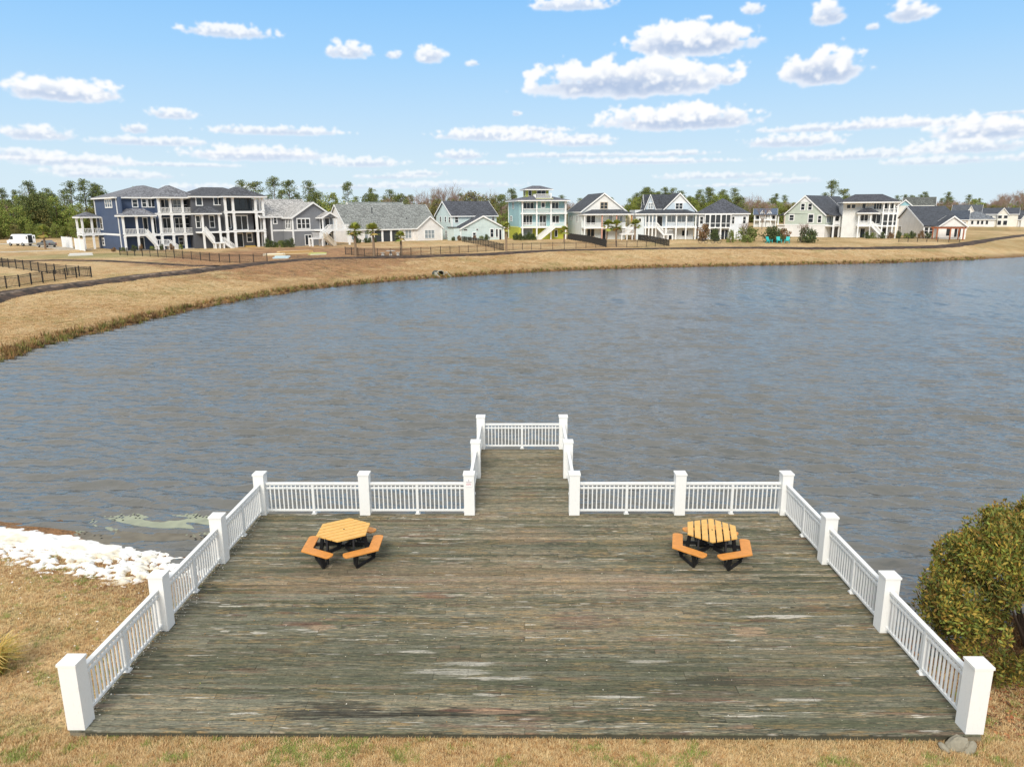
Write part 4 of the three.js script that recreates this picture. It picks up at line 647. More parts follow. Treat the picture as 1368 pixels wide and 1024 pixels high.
// --- 10: sage green gable
{
  const h = houseAt('house', 'sage green gabled house with a white ground floor and side porch', 75.7, -170.0, -46.8), G = siding('#c8d2c4'), W = siding('#f2f0ec'), R = shingle('#5f636a');
  wall(h, -10.7, 0, 3.1, 5.7, -19, 0, G); wall(h, -10.7, -2.6, -0.6, 3.09, -19, 0, W); wall(h, -2.6, 0, -0.6, 3.09, -3.4, 0, W);
  gableRoof(h, 'z', -10.7, 0, -12, 0, 5.7, 10.4, R, { wall: G, over: 0.2, ye0: 5.9, peak: -5.6 }); part(h, 'gable_panel', prism([[-7.3, 8.7], [-3.9, 8.7], [-5.6, 10.1]], 0.003, 0.08, 'z'), trim); wall(h, -10.75, 0.05, 2.95, 3.2, -3.4, 0.06, trim, 'band_board');
  part(h, 'porch_roof', prism([[-0.2, 5.75], [2.4, 5.25], [2.4, 5.42], [-0.2, 6.05]], -19.2, 0.3, 'z'), R); part(h, 'porch_roof', prism([[-10.5, 5.85], [-12.9, 5.3], [-12.9, 5.45], [-10.5, 6.15]], -6, 0.3, 'z'), R); part(h, 'rear_roof', prism([[-10.9, 5.6], [-5.6, 10.3], [0.2, 5.6]], -19.2, -11.9, 'z'), R);
  for (const [a, b, lo, hi] of [[-6.6, -5.7, 6.8, 8.3], [-4.7, -3.8, 6.8, 8.3], [-9.5, -8.4, 4.2, 5.5], [-4.4, -3.2, 3.7, 5.6], [-1.9, -1.1, 3.7, 5.3]]) win(h, 'f', 0, a, b, lo, hi, 1, 2, { t: 0.2 });
  floorSlab(h, 0.003, 2.3, -19, 0, 3.0, 0.3); for (const z of [-0.2, -3.4, -8.8, -13.6, -18.8]) { column(h, 2.1, z, -0.4, 2.69, 0.34); column(h, 2.1, z, 3.0, 5.26, 0.34); } for (const [a, b] of [[-3.2, -0.4], [-8.6, -3.6], [-18.6, -13.9]]) rail(h, 2.15, a, 2.15, b, 3.0);
  for (const [a, b] of [[-3.0, -0.6], [-7.6, -4.2], [-13, -9.8]]) win(h, 'r', 0, a, b, 3.7, 5.2, 2, 1, { glass: curtainGlass }); stairs(h, [-9.2, 3.0, 2.4], [-15.5, -0.3], 1.4, 'z'); wall(h, -12.9, -10.72, -0.6, 2.9, -5.5, -0.4, W); floorSlab(h, -12.9, -10.72, -5.5, 0, 3.1, 0.19); for (const z of [-0.2, -5.2]) column(h, -12.7, z, 3.1, 5.3, 0.28);
}
// --- 11: white three-storey house
{
  const h = houseAt('house', 'white three-storey house with a charcoal hip roof and screened porches', 82.8, -166.1, -16.0), G = siding('#f0f0ec'), R = shingle('#5d5f66');
  wall(h, -4.0, 7.9, -0.6, 8.5, -11, -2.2, G); hipRoof(h, -4.0, 7.9, -11, 0, 8.6, 10.5, R, { lx: 3.4 });
  for (const [x, a] of [[4.8, -0.4], [6.0, -0.4], [7.1, -0.4], [7.9, -0.4]]) { column(h, x, -0.2, 5.9, 8.3, 0.28); column(h, x, -0.2, 3.0, 5.59, 0.28); column(h, x, -0.2, a, 2.69, 0.28); } floorSlab(h, 4.6, 8.1, -2.19, 0, 5.9, 0.3); floorSlab(h, -0.7, 8.1, -2.19, 0, 3.0, 0.3);
  for (const [a, b] of [[4.95, 5.85], [6.15, 6.95], [7.25, 7.75]]) { const w = part(h, 'screen_window', [box(a, b, 3.9, 4.0, -0.22, -0.12)], trim); part(w, 'mesh', box(a, b, 3.02, 5.58, -0.2, -0.17), screen); rail(h, a, -0.15, b, -0.15, 5.9); }
  hipRoof(h, -0.7, 3.6, -2.4, 0.1, 6.05, 7.1, R, { over: 0.4, lx: 1.8 }); for (const x of [-0.5, 2.15]) { column(h, x, -0.2, 3.0, 5.76, 0.28); column(h, x, -0.2, -0.4, 2.69, 0.28); } rail(h, -0.3, -0.15, 2.0, -0.15, 3.0);
  for (const [a, b, lo, hi, n] of [[-3.2, -2.4, 7.1, 8.0, 1], [-2.1, -1.3, 7.1, 8.0, 1], [0.3, 1.0, 7.1, 8.2, 1], [2.9, 4.6, 6.9, 8.2, 3], [5.2, 7.4, 6.3, 8.2, 3], [0.2, 1.8, 3.7, 5.5, 2], [2.8, 4.6, 3.4, 5.6, 2], [5.2, 6.2, 0.4, 2.3, 1]]) win(h, 'f', -2.2, a, b, lo, hi, n, 1); door(h, 'f', -2.2, 0.4, 1.4, 0, 2.2); stairs(h, [2.3, 3.0, 0.1], [5.6, -0.3], 1.4, 'x');
}
// --- 12: white house with a long sloping roof
{
  const h = houseAt('house', 'white house whose long dark roof slopes almost to the ground, pergola beside it', 98.4, -166.3, -9.9), G = siding('#f3f1ec'), R = shingle('#585d65');
  part(h, 'wall', prism([[0, -0.6], [0, 2.8], [-13.5, 7.2], [-20, 4.4], [-20, -0.6]], 0, 8.6, 'x'), G);
  part(h, 'roof', prism([[0.5, 2.72], [-13.5, 7.35], [-20.5, 4.3], [-20.5, 4.5], [-13.5, 7.6], [0.5, 2.95]], -0.3, 8.9, 'x'), R); part(h, 'rake_trim', prism([[0.55, 2.6], [-13.5, 7.2], [-20.5, 4.2], [-20.5, 4.55], [-13.5, 7.65], [0.55, 2.98]], -0.37, -0.303, 'x'), trim);
  win(h, 'f', 0, 0.2, 1.0, 0.9, 2.4, 1, 2); win(h, 'f', 0, 1.3, 2.1, 0.9, 2.4, 1, 2); win(h, 'l', 0, -19.4, -17.2, 0.3, 2.3, 2, 2); corner(h, 0, 0, -0.6, 2.65);
  wall(h, 2.5, 8.6, -0.6, 2.9, 0.01, 2.6, G); gableRoof(h, 'z', 2.5, 8.6, -2, 2.6, 2.9, 5.2, R, { wall: G, wz0: 0, over: 0.2 }); win(h, 'f', 2.6, 4.2, 5.0, 0.5, 2.2, 1, 1); win(h, 'f', 2.6, 6.0, 7.4, 0.2, 2.2, 2, 1);
}
// --- 13: aqua gable beyond the white houses
{
  const h = houseAt('house', 'aqua-gabled house with a long grey roof rising behind the white houses', 112.1, -195.6, -27.5), G = siding('#a8d3dc'), W = siding('#ece8df'), R = shingle('#757871');
  wall(h, -5.2, 3.6, -0.6, 7.8, -12, 0, W); gableRoof(h, 'x', -12, 0, -4.2, 3.6, 7.6, 10.2, R, { wall: W, peak: -5.5 }); wall(h, -5.6, -1.8, -0.6, 7.8, -1, 1.2, W); gableRoof(h, 'z', -5.6, -1.8, -4, 1.2, 7.8, 9.5, R, { wall: G, wz0: 0, over: 0.3 });
  floorSlab(h, -1.7, 4.0, 0.01, 2, 5.6, 0.4); wall(h, -1.7, 4.0, 7.2, 7.55, 0.01, 2.1, trim, 'porch_beam'); for (const x of [-1.5, 1.2, 3.8]) column(h, x, 1.8, 5.6, 7.19, 0.26); win(h, 'f', 0, -1, 0.8, 5.8, 7.0, 2, 1); win(h, 'f', 0, 1.5, 3.3, 5.8, 7.0, 2, 1); wall(h, -1.7, 5.5, -0.6, 4.8, 0.02, 3, siding('#d9cfbd')); part(h, 'porch_roof', prism([[0.01, 5.55], [3.4, 4.7], [3.4, 4.9], [0.01, 5.75]].map(([a, b]) => [a, b - 0.36]), -1.9, 5.8, 'x'), R);
}
// --- distant houses
function farHouse(x, z, deg, w, d, ye, yr, wc, rc, label, o = {}) {
  const h = houseAt('house', label, x, z, deg), G = siding(wc), R = shingle(rc); wall(h, -w / 2, w / 2, -0.6, ye, -d, 0, G);
  if (o.hip) hipRoof(h, -w / 2, w / 2, -d, 0, ye, yr, R); else gableRoof(h, o.axis ?? 'x', ...(o.axis === 'z' ? [-w / 2, w / 2, -d, 0] : [-d, 0, -w / 2, w / 2]), ye, yr, R, { wall: G });
  for (const [gx, gw, gy, gr] of o.gables ?? []) { wall(h, gx - gw / 2, gx + gw / 2, -0.6, gy, -1, 1, G); gableRoof(h, 'z', gx - gw / 2, gx + gw / 2, -d / 2, 1, gy, gr, R, { wall: siding(o.gc ?? wc), wz0: 0, over: 0.25 }); }
  for (const [a, b, lo, hi, zz] of o.wins ?? []) win(h, 'f', zz ?? 0, a, b, lo, hi, b - a > 1.4 ? 2 : 1, 1, { t: 0.14 });
  if (o.porch) { floorSlab(h, -w / 2, w / 2, 0.01, 2, 2.9, 0.3); for (let k = 0; k < 5; k++) { const q = -w / 2 + 0.3 + k * (w - 0.6) / 4; column(h, q, 1.8, -0.4, 2.59, 0.3); column(h, q, 1.8, 2.9, 4.9, 0.26); } part(h, 'porch_roof', prism([[0.01, 5.5], [2.3, 4.92], [2.3, 5.1], [0.01, 5.7]], -w / 2 - 0.2, w / 2 + 0.2, 'x'), R); }
  return h;
}
farHouse(101, -296, -17.4, 9, 12, 5.3, 7.6, '#eef0ee', '#6d7c92', 'distant white house with two small gables in the gap beside the hip-roofed house', { gables: [[-1.2, 2.2, 5.2, 6.8], [1.6, 2.2, 5.2, 6.8]], wins: [[-3.6, -2.4, 3.2, 4.6], [0, 1, 3.2, 4.6], [2.8, 3.8, 3.2, 4.6]], porch: true });
farHouse(110, -285, -17.4, 9, 12, 5.6, 7.4, '#e5d8c8', '#8c7f76', 'distant cream house with a brown roof left of the sage green gable', { hip: true, wins: [[-3, -1.6, 3.6, 5], [1, 2.4, 3.6, 5]] });
farHouse(149, -243, -29.2, 8.5, 13, 3.4, 6.3, '#f0e2d2', '#59626e', 'distant cream house with a steep blue-grey roof behind the pergola', { gables: [[-2.8, 2.8, 2.9, 5.8]], wins: [[0.2, 1.6, 0.9, 2.3], [2.4, 3.6, 0.9, 2.3]] });
farHouse(182, -286, -30.9, 13, 13, 2.8, 6.2, '#f2f1ee', '#8a9096', 'distant low white house with a pale grey roof', { hip: true, wins: [[-1.4, -0.6, 0.8, 2.2], [0.6, 1.4, 0.8, 2.2], [2, 2.8, 0.8, 2.2], [3.6, 4.4, 0.8, 2.2]], gables: [[-4.2, 2.2, 3.2, 6.0]] });
farHouse(191, -285, -32.1, 12, 13, 4.9, 7.2, '#f3efe3', '#5b6068', 'distant cream two-storey house with one white front gable', { gables: [[1, 3.6, 4.9, 7.2]], wins: [[-0.7, 0.6, 3.1, 4.2, 1], [1.3, 2.5, 3.1, 4.2, 1], [-0.6, 0.6, 0.5, 2.2, 1], [1.3, 2.6, 0.5, 2.2, 1], [-4, -2.6, 2.4, 4]] });
farHouse(201, -279, -33, 11, 12, 2.9, 6.2, '#f1efea', '#62666d', 'distant white house with a dark roof at the right edge of the view', { gables: [[-3, 3, 2.9, 5.4], [3, 3, 2.9, 5.4]], wins: [[-1, 1, 0.8, 2.2]] });
farHouse(176, -330, -30, 14, 13, 4.2, 8.4, '#e4e2dc', '#5a6069', 'distant house with a broad dark roof behind the low white one', { wins: [[-3, -1.6, 1.8, 3.2]] });
farHouse(228, -372, -33, 13, 13, 4.8, 9.0, '#efece6', '#6b7076', 'farthest pale house, a grey roof between the right-hand treetops', { gables: [[2, 4, 4.8, 8.4]] });

// ================================================================ plants
const leafMat = new THREE.MeshStandardMaterial({ vertexColors: true, roughness: 0.75, side: THREE.DoubleSide });
const dullLeaf = new THREE.MeshStandardMaterial({ vertexColors: true, roughness: 0.95, side: THREE.DoubleSide });
const bark = new THREE.MeshStandardMaterial({ color: '#6b5a4c', roughness: 1 }), greyBark = new THREE.MeshStandardMaterial({ color: '#8d7f74', roughness: 1 });
function cloudGeo(P, C) { const g = new THREE.BufferGeometry(); g.setAttribute('position', new THREE.Float32BufferAttribute(P, 3)); g.setAttribute('color', new THREE.Float32BufferAttribute(C, 3)); g.computeVertexNormals(); return g; }
function dirOf(r) { const z = 2 * r() - 1, a = 6.2832 * r(), s = Math.sqrt(1 - z * z); return [s * Math.cos(a), z, s * Math.sin(a)]; }
// diamond leaves scattered through ellipsoid clumps [x,y,z,rx,ry,rz,count]
function leaves(clumps, len, wid, cols, r, up = 0.3) {
  const P = [], C = [], v = new THREE.Vector3(), s = new THREE.Vector3(), q = new THREE.Vector3();
  for (const [x, y, z, rx, ry, rz, n] of clumps) {
    const tone = 0.72 + 0.56 * r();
    for (let k = 0; k < n; k++) {
      const d = dirOf(r), rad = Math.pow(r(), 0.45), px = x + d[0] * rx * rad, py = y + d[1] * ry * rad, pz = z + d[2] * rz * rad, L = len * (0.6 + 0.8 * r()), W = wid * (0.6 + 0.8 * r());
      const e = dirOf(r); v.set(d[0] * 0.6 + e[0], d[1] * 0.5 + e[1] + up, d[2] * 0.6 + e[2]).normalize(); const f = dirOf(r); s.set(...f).cross(v).normalize();
      const c = cols[Math.floor(r() * cols.length)], t = tone * (0.8 + 0.4 * r());
      const a = [px, py, pz], b = [px + v.x * L * 0.5 + s.x * W * 0.5, py + v.y * L * 0.5 + s.y * W * 0.5, pz + v.z * L * 0.5 + s.z * W * 0.5], g = [px + v.x * L, py + v.y * L, pz + v.z * L], h = [px + v.x * L * 0.5 - s.x * W * 0.5, py + v.y * L * 0.5 - s.y * W * 0.5, pz + v.z * L * 0.5 - s.z * W * 0.5];
      P.push(...a, ...b, ...g, ...a, ...g, ...h); for (let i = 0; i < 6; i++) C.push(c[0] * t, c[1] * t, c[2] * t);
    }
  }
  return cloudGeo(P, C);
}
function cone3(a, b, ra, rb, n = 5) {                                   // tapered limb
  const A = new THREE.Vector3(...a), B = new THREE.Vector3(...b), g = new THREE.CylinderGeometry(rb, ra, A.distanceTo(B), n, 1, true); g.rotateX(Math.PI / 2);
  g.applyMatrix4(new THREE.Matrix4().lookAt(B, A, new THREE.Vector3(0.3, 1, 0.2))); g.translate((a[0] + b[0]) / 2, (a[1] + b[1]) / 2, (a[2] + b[2]) / 2); return g;
}
const PINE = [srgb(96, 110, 62), srgb(110, 122, 66), srgb(80, 96, 56), srgb(124, 126, 74)], EVER = [srgb(122, 142, 62), srgb(100, 122, 54), srgb(146, 158, 74), srgb(112, 116, 60), srgb(154, 150, 80)], OLV = [srgb(120, 116, 62), srgb(100, 104, 56), srgb(140, 126, 70), srgb(86, 92, 50)];
function pineProto(seed, H, spread) {
  const r = rngOf(seed), o = new THREE.Group(), T = [cone3([0, -0.5, 0], [0.2, H * 0.96, 0.1], 0.24, 0.05, 7)], cl = [];
  for (let k = 0; k < 24; k++) { const t = 0.5 + 0.5 * Math.pow(r(), 0.8), y = H * t, a = r() * 6.28, reach = spread * (1.25 - t) * (0.7 + r()), x = Math.cos(a) * reach, z = Math.sin(a) * reach; T.push(cone3([0.2 * t, y - 0.6, 0.1 * t], [x, y, z], 0.07, 0.02, 4)); cl.push([x, y + 0.2, z, 0.75 + 0.5 * r(), 0.45 + 0.3 * r(), 0.75 + 0.5 * r(), 62]); }
  cl.push([0.2, H * 0.98, 0.1, 0.7, 0.8, 0.7, 70]);
  part(o, 'trunk', T.map(plain), bark); part(o, 'crown', leaves(cl, 0.42, 0.16, PINE, r, 0.4), dullLeaf); return o;
}
function plain(g) { g = g.index ? g.toNonIndexed() : g; for (const k of Object.keys(g.attributes)) if (!['position', 'normal', 'uv'].includes(k)) g.deleteAttribute(k); return g; }
function bushyProto(seed, H, W, cols) {
  const r = rngOf(seed), o = new THREE.Group(), T = [cone3([0, -0.5, 0], [0.1, H * 0.85, 0], 0.26, 0.05, 7)], cl = [];
  for (let k = 0; k < 64; k++) { const t = 0.04 + 0.94 * r(), y = H * t, a = r() * 6.28, reach = W * Math.sqrt(Math.max(0.05, 1 - Math.pow((t - 0.42) / 0.62, 2))) * (0.45 + 0.6 * r()), x = Math.cos(a) * reach, z = Math.sin(a) * reach; if (k % 3 === 0) T.push(cone3([0, y - 0.5, 0], [x, y, z], 0.06, 0.02, 4)); const s = 0.6 + 0.7 * r(); cl.push([x, y, z, s * 1.1, s * 0.9, s * 1.1, 80]); }
  part(o, 'trunk', T.map(plain), bark); part(o, 'crown', leaves(cl, 0.4, 0.2, cols, r, 0.25), dullLeaf); return o;
}
function bareProto(seed, H) {
  const r = rngOf(seed), o = new THREE.Group(), T = [], tw = [];
  (function grow(p, d, L, rad, lvl) {
    const q = [p[0] + d[0] * L, p[1] + d[1] * L, p[2] + d[2] * L]; (lvl > 2 ? tw : T).push(cone3(p, q, rad, rad * 0.6, lvl > 2 ? 3 : 5));
    if (lvl === 5) return; const n = lvl === 0 ? 5 : lvl > 3 ? 4 : 3;
    for (let k = 0; k < n; k++) { const e = dirOf(r), s = lvl === 0 ? 0.55 : 0.65; const v = [d[0] + e[0] * s, d[1] + e[1] * s * 0.6 + 0.18, d[2] + e[2] * s], m = Math.hypot(...v); const f = 0.55 + 0.45 * r(), b = [lerp(p[0], q[0], f), lerp(p[1], q[1], f), lerp(p[2], q[2], f)]; grow(b, v.map((w) => w / m), L * (0.62 + 0.2 * r()), Math.max(0.018, rad * 0.52), lvl + 1); }
  })([0, -0.4, 0], [0.03, 1, 0.02], H * 0.36, 0.2, 0);
  part(o, 'trunk', T.map(plain), greyBark); part(o, 'crown', tw.map(plain), new THREE.MeshStandardMaterial({ color: '#a08a7e', roughness: 1 })); return o;
}
const protos = { pine: [pineProto(1, 15, 2.6), pineProto(2, 13, 2.9), pineProto(3, 16, 2.3)], ever: [bushyProto(11, 11, 3.4, EVER), bushyProto(12, 9.5, 3.8, EVER), bushyProto(13, 12, 3.1, PINE)], olive: [bushyProto(21, 9, 3.2, OLV), bushyProto(22, 10, 2.8, OLV)], bare: [bareProto(31, 14), bareProto(32, 12)] };
const treeName = { pine: 'pine_tree', ever: 'evergreen_tree', olive: 'evergreen_tree', bare: 'bare_tree' };
const ORD = ['first', 'second', 'third', 'fourth', 'fifth', 'sixth', 'seventh', 'eighth', 'ninth', 'tenth', 'eleventh', 'twelfth', 'thirteenth', 'fourteenth', 'fifteenth', 'sixteenth', 'seventeenth', 'eighteenth', 'nineteenth', 'twentieth']; for (const t of ['twenty', 'thirty']) for (let k = t === 'twenty' ? 0 : -1; k < 9; k++) ORD.push(k < 0 ? 'thirtieth' : t + '-' + ORD[k]);
// alike things of one label get their place in the row, counted from the left as the camera sees them
function countFromLeft(list) { const by = new Map(); for (const o of list) { const l = o.userData.label; if (!by.has(l)) by.set(l, []); by.get(l).push(o); } for (const [l, os] of by) if (os.length > 1) os.sort((a, b) => Math.atan2(a.position.x, 19.4 - a.position.z) - Math.atan2(b.position.x, 19.4 - b.position.z)).forEach((o, i) => { o.userData.label = l + ', ' + (ORD[i] ?? 'last') + ' from left'; }); }
function tree(kind, v, x, z, s, label, group, turn = 0) { const o = protos[kind][v % protos[kind].length].clone(); o.name = numbered(treeName[kind]); o.position.set(x, height(x, z) - 0.05, z); o.scale.set(s, s * (0.95 + 0.1 * hash2(v, 3)), s); o.rotation.y = turn; scene.add(o); return tag(o, label, 'tree', group); }
{
  const r = rngOf(400);
  // the belt at the left: a front row of green evergreens, pines and bare crowns behind
  const row = (n, A, B, kinds, s0, s1, jit, label, group) => { for (let k = 0; k < n; k++) { const t = (k + 0.5 * r()) / n, kd = kinds[Math.floor(r() * kinds.length)], x = lerp(A[0], B[0], t) + (r() - 0.5) * jit, z = lerp(A[1], B[1], t) + (r() - 0.5) * jit; tree(kd, Math.floor(r() * 3), x, z, lerp(s0, s1, r()), label[kd], group, r() * 6.28); } };
  const L1 = { ever: 'bushy green evergreen in the left-hand tree belt', olive: 'olive-brown tree in the left-hand tree belt', pine: 'tall pine in the left-hand tree belt', bare: 'bare brown tree in the left-hand tree belt' };
  row(20, [-166, -184], [-124, -216], ['ever', 'ever', 'olive'], 0.85, 1.1, 7, L1, 'trees of the left-hand belt');
  row(20, [-178, -198], [-126, -232], ['ever', 'bare', 'ever', 'ever', 'pine'], 0.95, 1.18, 8, L1, 'trees of the left-hand belt');
  row(16, [-194, -214], [-128, -254], ['pine', 'pine', 'bare', 'ever'], 0.98, 1.15, 9, L1, 'trees of the left-hand belt');
  row(14, [-162, -178], [-121, -207], ['olive', 'ever'], 0.36, 0.55, 5, L1, 'trees of the left-hand belt');
  const L2 = { ever: 'green evergreen rising behind the row of houses', olive: 'olive-brown tree rising behind the row of houses', pine: 'tall pine rising behind the row of houses', bare: 'bare pinkish-brown tree rising behind the row of houses' };
  for (const [kd, v, x, z, s] of [['pine', 0, -96, -240, 1.15], ['pine', 1, -89, -232, 1.28], ['pine', 2, -84, -236, 1.1], ['pine', 1, -77, -230, 1.3], ['pine', 0, -72, -236, 1.12], ['ever', 0, -87, -226, 1.0], ['ever', 1, -76, -224, 1.15], ['ever', 2, -68, -228, 1.1], ['ever', 0, -63, -226, 1.15], ['ever', 1, -58, -232, 1.2], ['pine', 2, -60, -240, 1.0], ['pine', 1, -52, -246, 1.0], ['ever', 2, -53, -240, 1.05], ['pine', 0, -47, -250, 0.95], ['olive', 0, -46, -240, 1.25],
    ['bare', 0, -44, -238, 1.0], ['bare', 1, -39, -234, 1.15], ['ever', 2, -39.5, -226, 1.02], ['bare', 0, -34, -232, 1.1], ['bare', 1, -30, -226, 1.3], ['bare', 0, -26, -228, 1.25], ['bare', 1, -22, -230, 1.35], ['bare', 0, -18, -226, 1.1], ['olive', 0, -21, -222, 1.15], ['olive', 1, -16, -222, 1.28], ['olive', 0, -11.5, -224, 1.3], ['bare', 0, -13, -228, 1.1], ['olive', 1, -27, -220, 1.05], ['bare', 1, -8, -226, 1.0], ['pine', 1, -6.2, -196, 0.86], ['pine', 0, -3.2, -200, 0.86], ['ever', 1, -5, -184, 0.68], ['ever', 0, 20.5, -240, 0.95], ['pine', 1, 103, -226, 1.0], ['pine', 2, 101, -230, 0.95], ['bare', 0, 80, -250, 1.0], ['bare', 1, 86, -252, 1.05], ['ever', 2, 76, -248, 0.95], ['ever', 0, 72, -262, 1.1]]) tree(kd, v, x, z, s, L2[kd], 'trees behind the houses', r() * 6.28);
  countFromLeft(scene.children.filter((o) => /_tree/.test(o.name)));
  // far-off woods along the horizon, one mass
  const woods = new THREE.Group(); woods.name = 'distant_woods'; scene.add(woods); tag(woods, 'far-off belt of mixed woods along the horizon', 'woods'); woods.userData.kind = 'stuff';
  const spots = { pine: [], ever: [], olive: [], bare: [] };
  const belt = (n, A, B, depth, s0, s1, kinds) => { for (let k = 0; k < n; k++) { const t = r(), q = r() * depth, len = Math.hypot(B[0] - A[0], B[1] - A[1]), nx = (B[1] - A[1]) / len, nz = -(B[0] - A[0]) / len, x = lerp(A[0], B[0], t) + nx * q, z = lerp(A[1], B[1], t) + nz * q; spots[kinds[Math.floor(r() * kinds.length)]].push([x, z, lerp(s0, s1, r()), r() * 6.28]); } };
  belt(110, [-260, -290], [-60, -330], 60, 0.85, 1.2, ['pine', 'ever', 'bare', 'olive']);
  belt(170, [-60, -330], [110, -370], 50, 0.75, 1.05, ['ever', 'olive', 'pine', 'bare', 'olive']);
  belt(70, [52, -318], [100, -324], 25, 0.85, 1.15, ['ever', 'pine', 'ever']);
  belt(230, [90, -380], [330, -420], 60, 0.8, 1.1, ['ever', 'olive', 'bare', 'pine', 'olive']);
  belt(12, [235, -350], [268, -344], 8, 1.1, 1.35, ['bare']);
  const m4 = new THREE.Matrix4(), qt = new THREE.Quaternion(), Y = new THREE.Vector3(0, 1, 0);
  for (const [kd, list] of Object.entries(spots)) for (const ch of protos[kd][0].children) {
    const im = new THREE.InstancedMesh(ch.geometry, ch.material, list.length); im.name = { pine: 'pine', ever: 'evergreen', olive: 'oak', bare: 'bare_tree' }[kd] + '_' + (ch.name === 'crown' ? 'crowns' : 'trunks'); im.userData.kind = 'stuff'; shade(im);
    list.forEach(([x, z, s, a], i) => im.setMatrixAt(i, m4.compose(new THREE.Vector3(x, height(x, z) - 0.05, z), qt.setFromAxisAngle(Y, a), new THREE.Vector3(s, s, s)))); woods.add(im);
  }
}
// ---------------------------------------------------------------- cabbage palms
function palm(x, z, H, crown, label, lean = 0, seed = 1) {
  const r = rngOf(seed * 97), t = thing('palm_tree', label, 'palm tree', x, height(x, z), z, r() * 6.28), top = [lean, H, 0];
  part(t, 'trunk', plain(cone3([0, -0.3, 0], top, 0.22, 0.17, 9)), new THREE.MeshStandardMaterial({ color: '#8b7660', roughness: 1 }));
  const P = [], C = [], cols = [srgb(150, 156, 66), srgb(124, 136, 56), srgb(170, 168, 80), srgb(104, 118, 50), srgb(180, 156, 86)];
  for (let k = 0; k < 46; k++) {
    const a = r() * 6.28, el = (-38 + 120 * Math.pow(r(), 0.8)) * D2R, d = new THREE.Vector3(Math.cos(a) * Math.cos(el), Math.sin(el), Math.sin(a) * Math.cos(el)), side = new THREE.Vector3(-Math.sin(a), 0, Math.cos(a)), R0 = crown * (0.42 + 0.12 * r()), R1 = crown * (0.85 + 0.25 * r()), c = cols[Math.floor(r() * (el < -0.1 ? 5 : 4))], tt = 0.75 + 0.5 * r();
    const base = new THREE.Vector3(top[0], top[1], 0), hub = base.clone().addScaledVector(d, R0); const tri = (p, q, s) => { for (const w of [p, q, s]) P.push(w.x, w.y, w.z); for (let i = 0; i < 3; i++) C.push(c[0] * tt, c[1] * tt, c[2] * tt); };
    tri(base.clone().addScaledVector(side, 0.03), base.clone().addScaledVector(side, -0.03), hub);
    for (let j = -5; j <= 5; j++) { const an = j * 13 * D2R, e = d.clone().multiplyScalar(Math.cos(an)).addScaledVector(side, Math.sin(an)), tip = hub.clone().addScaledVector(e, (R1 - R0) * (1 - 0.03 * j * j * 0.3)); tip.y -= 0.16 * crown * (0.4 + 0.6 * r()); const nrm = side.clone().multiplyScalar(Math.cos(an)).addScaledVector(d, -Math.sin(an)); tri(hub.clone().addScaledVector(nrm, 0.075 * crown), hub.clone().addScaledVector(nrm, -0.075 * crown), tip); }
  }
  part(t, 'crown', cloudGeo(P, C), leafMat); return t;
}
palm(-28.0, -105.4, 4.1, 1.75, 'left palm of the pair in front of the long white house', 0, 1); palm(-24.7, -104.2, 4.1, 1.75, 'right palm of the pair in front of the long white house', 0.1, 2); palm(-20.6, -107, 3.0, 1.3, 'short palm at the fence end before the long white house', 0, 3);
palm(-3.0, -118.5, 4.3, 1.2, 'slender palm standing between the mint house and the aqua house', 0.2, 4); palm(17.0, -134.5, 4.0, 1.7, 'left palm of two touching crowns before the terracotta-posted porch', -0.5, 5); palm(19.2, -134.6, 4.0, 1.6, 'right palm of two touching crowns before the terracotta-posted porch', 0.3, 6); palm(26.0, -154.5, 3.6, 1.75, 'stout palm between the two white gabled houses', 0, 7); palm(9.2, -146.5, 2.5, 1.4, 'young palm at the right corner of the aqua house', 0, 8); palm(-95.8, -129.2, 3.3, 1.8, 'yellowing palm beside the driveway of the blue house', 0, 9);
// ---------------------------------------------------------------- shrubs by the houses
function shrubProto(seed, cols) { const r = rngOf(seed), o = new THREE.Group(), cl = [], S = []; for (let k = 0; k < 26; k++) { const a = r() * 6.28, t = r(), q = Math.sqrt(1 - t * t * 0.8) * (0.35 + 0.6 * r()); cl.push([Math.cos(a) * q, 0.1 + 0.85 * t, Math.sin(a) * q, 0.3, 0.26, 0.3, 44]); } for (let k = 0; k < 6; k++) { const a = k * 1.05; S.push(cone3([0.05 * Math.cos(a), -0.1, 0.05 * Math.sin(a)], [0.5 * Math.cos(a), 0.75, 0.5 * Math.sin(a)], 0.035, 0.012, 4)); } part(o, 'stems', S.map(plain), bark); part(o, 'foliage', leaves(cl, 0.16, 0.09, cols, r, 0.2), dullLeaf); return o; }
const shrubs = [shrubProto(51, [srgb(74, 88, 50), srgb(92, 102, 56), srgb(60, 74, 44)]), shrubProto(52, [srgb(126, 92, 66), srgb(112, 98, 62), srgb(140, 108, 76)]), shrubProto(53, [srgb(112, 124, 60), srgb(96, 110, 52), srgb(130, 134, 74)])];
function shrub(v, x, z, w, hgt, label, group) { const o = shrubs[v].clone(); o.name = numbered('shrub'); o.position.set(x, height(x, z), z); o.scale.set(w / 2, hgt, w / 2); o.rotation.y = hash2(Math.round(x * 10), Math.round(z * 10)) * 6.28; scene.add(o); return tag(o, label, 'shrub', group); }
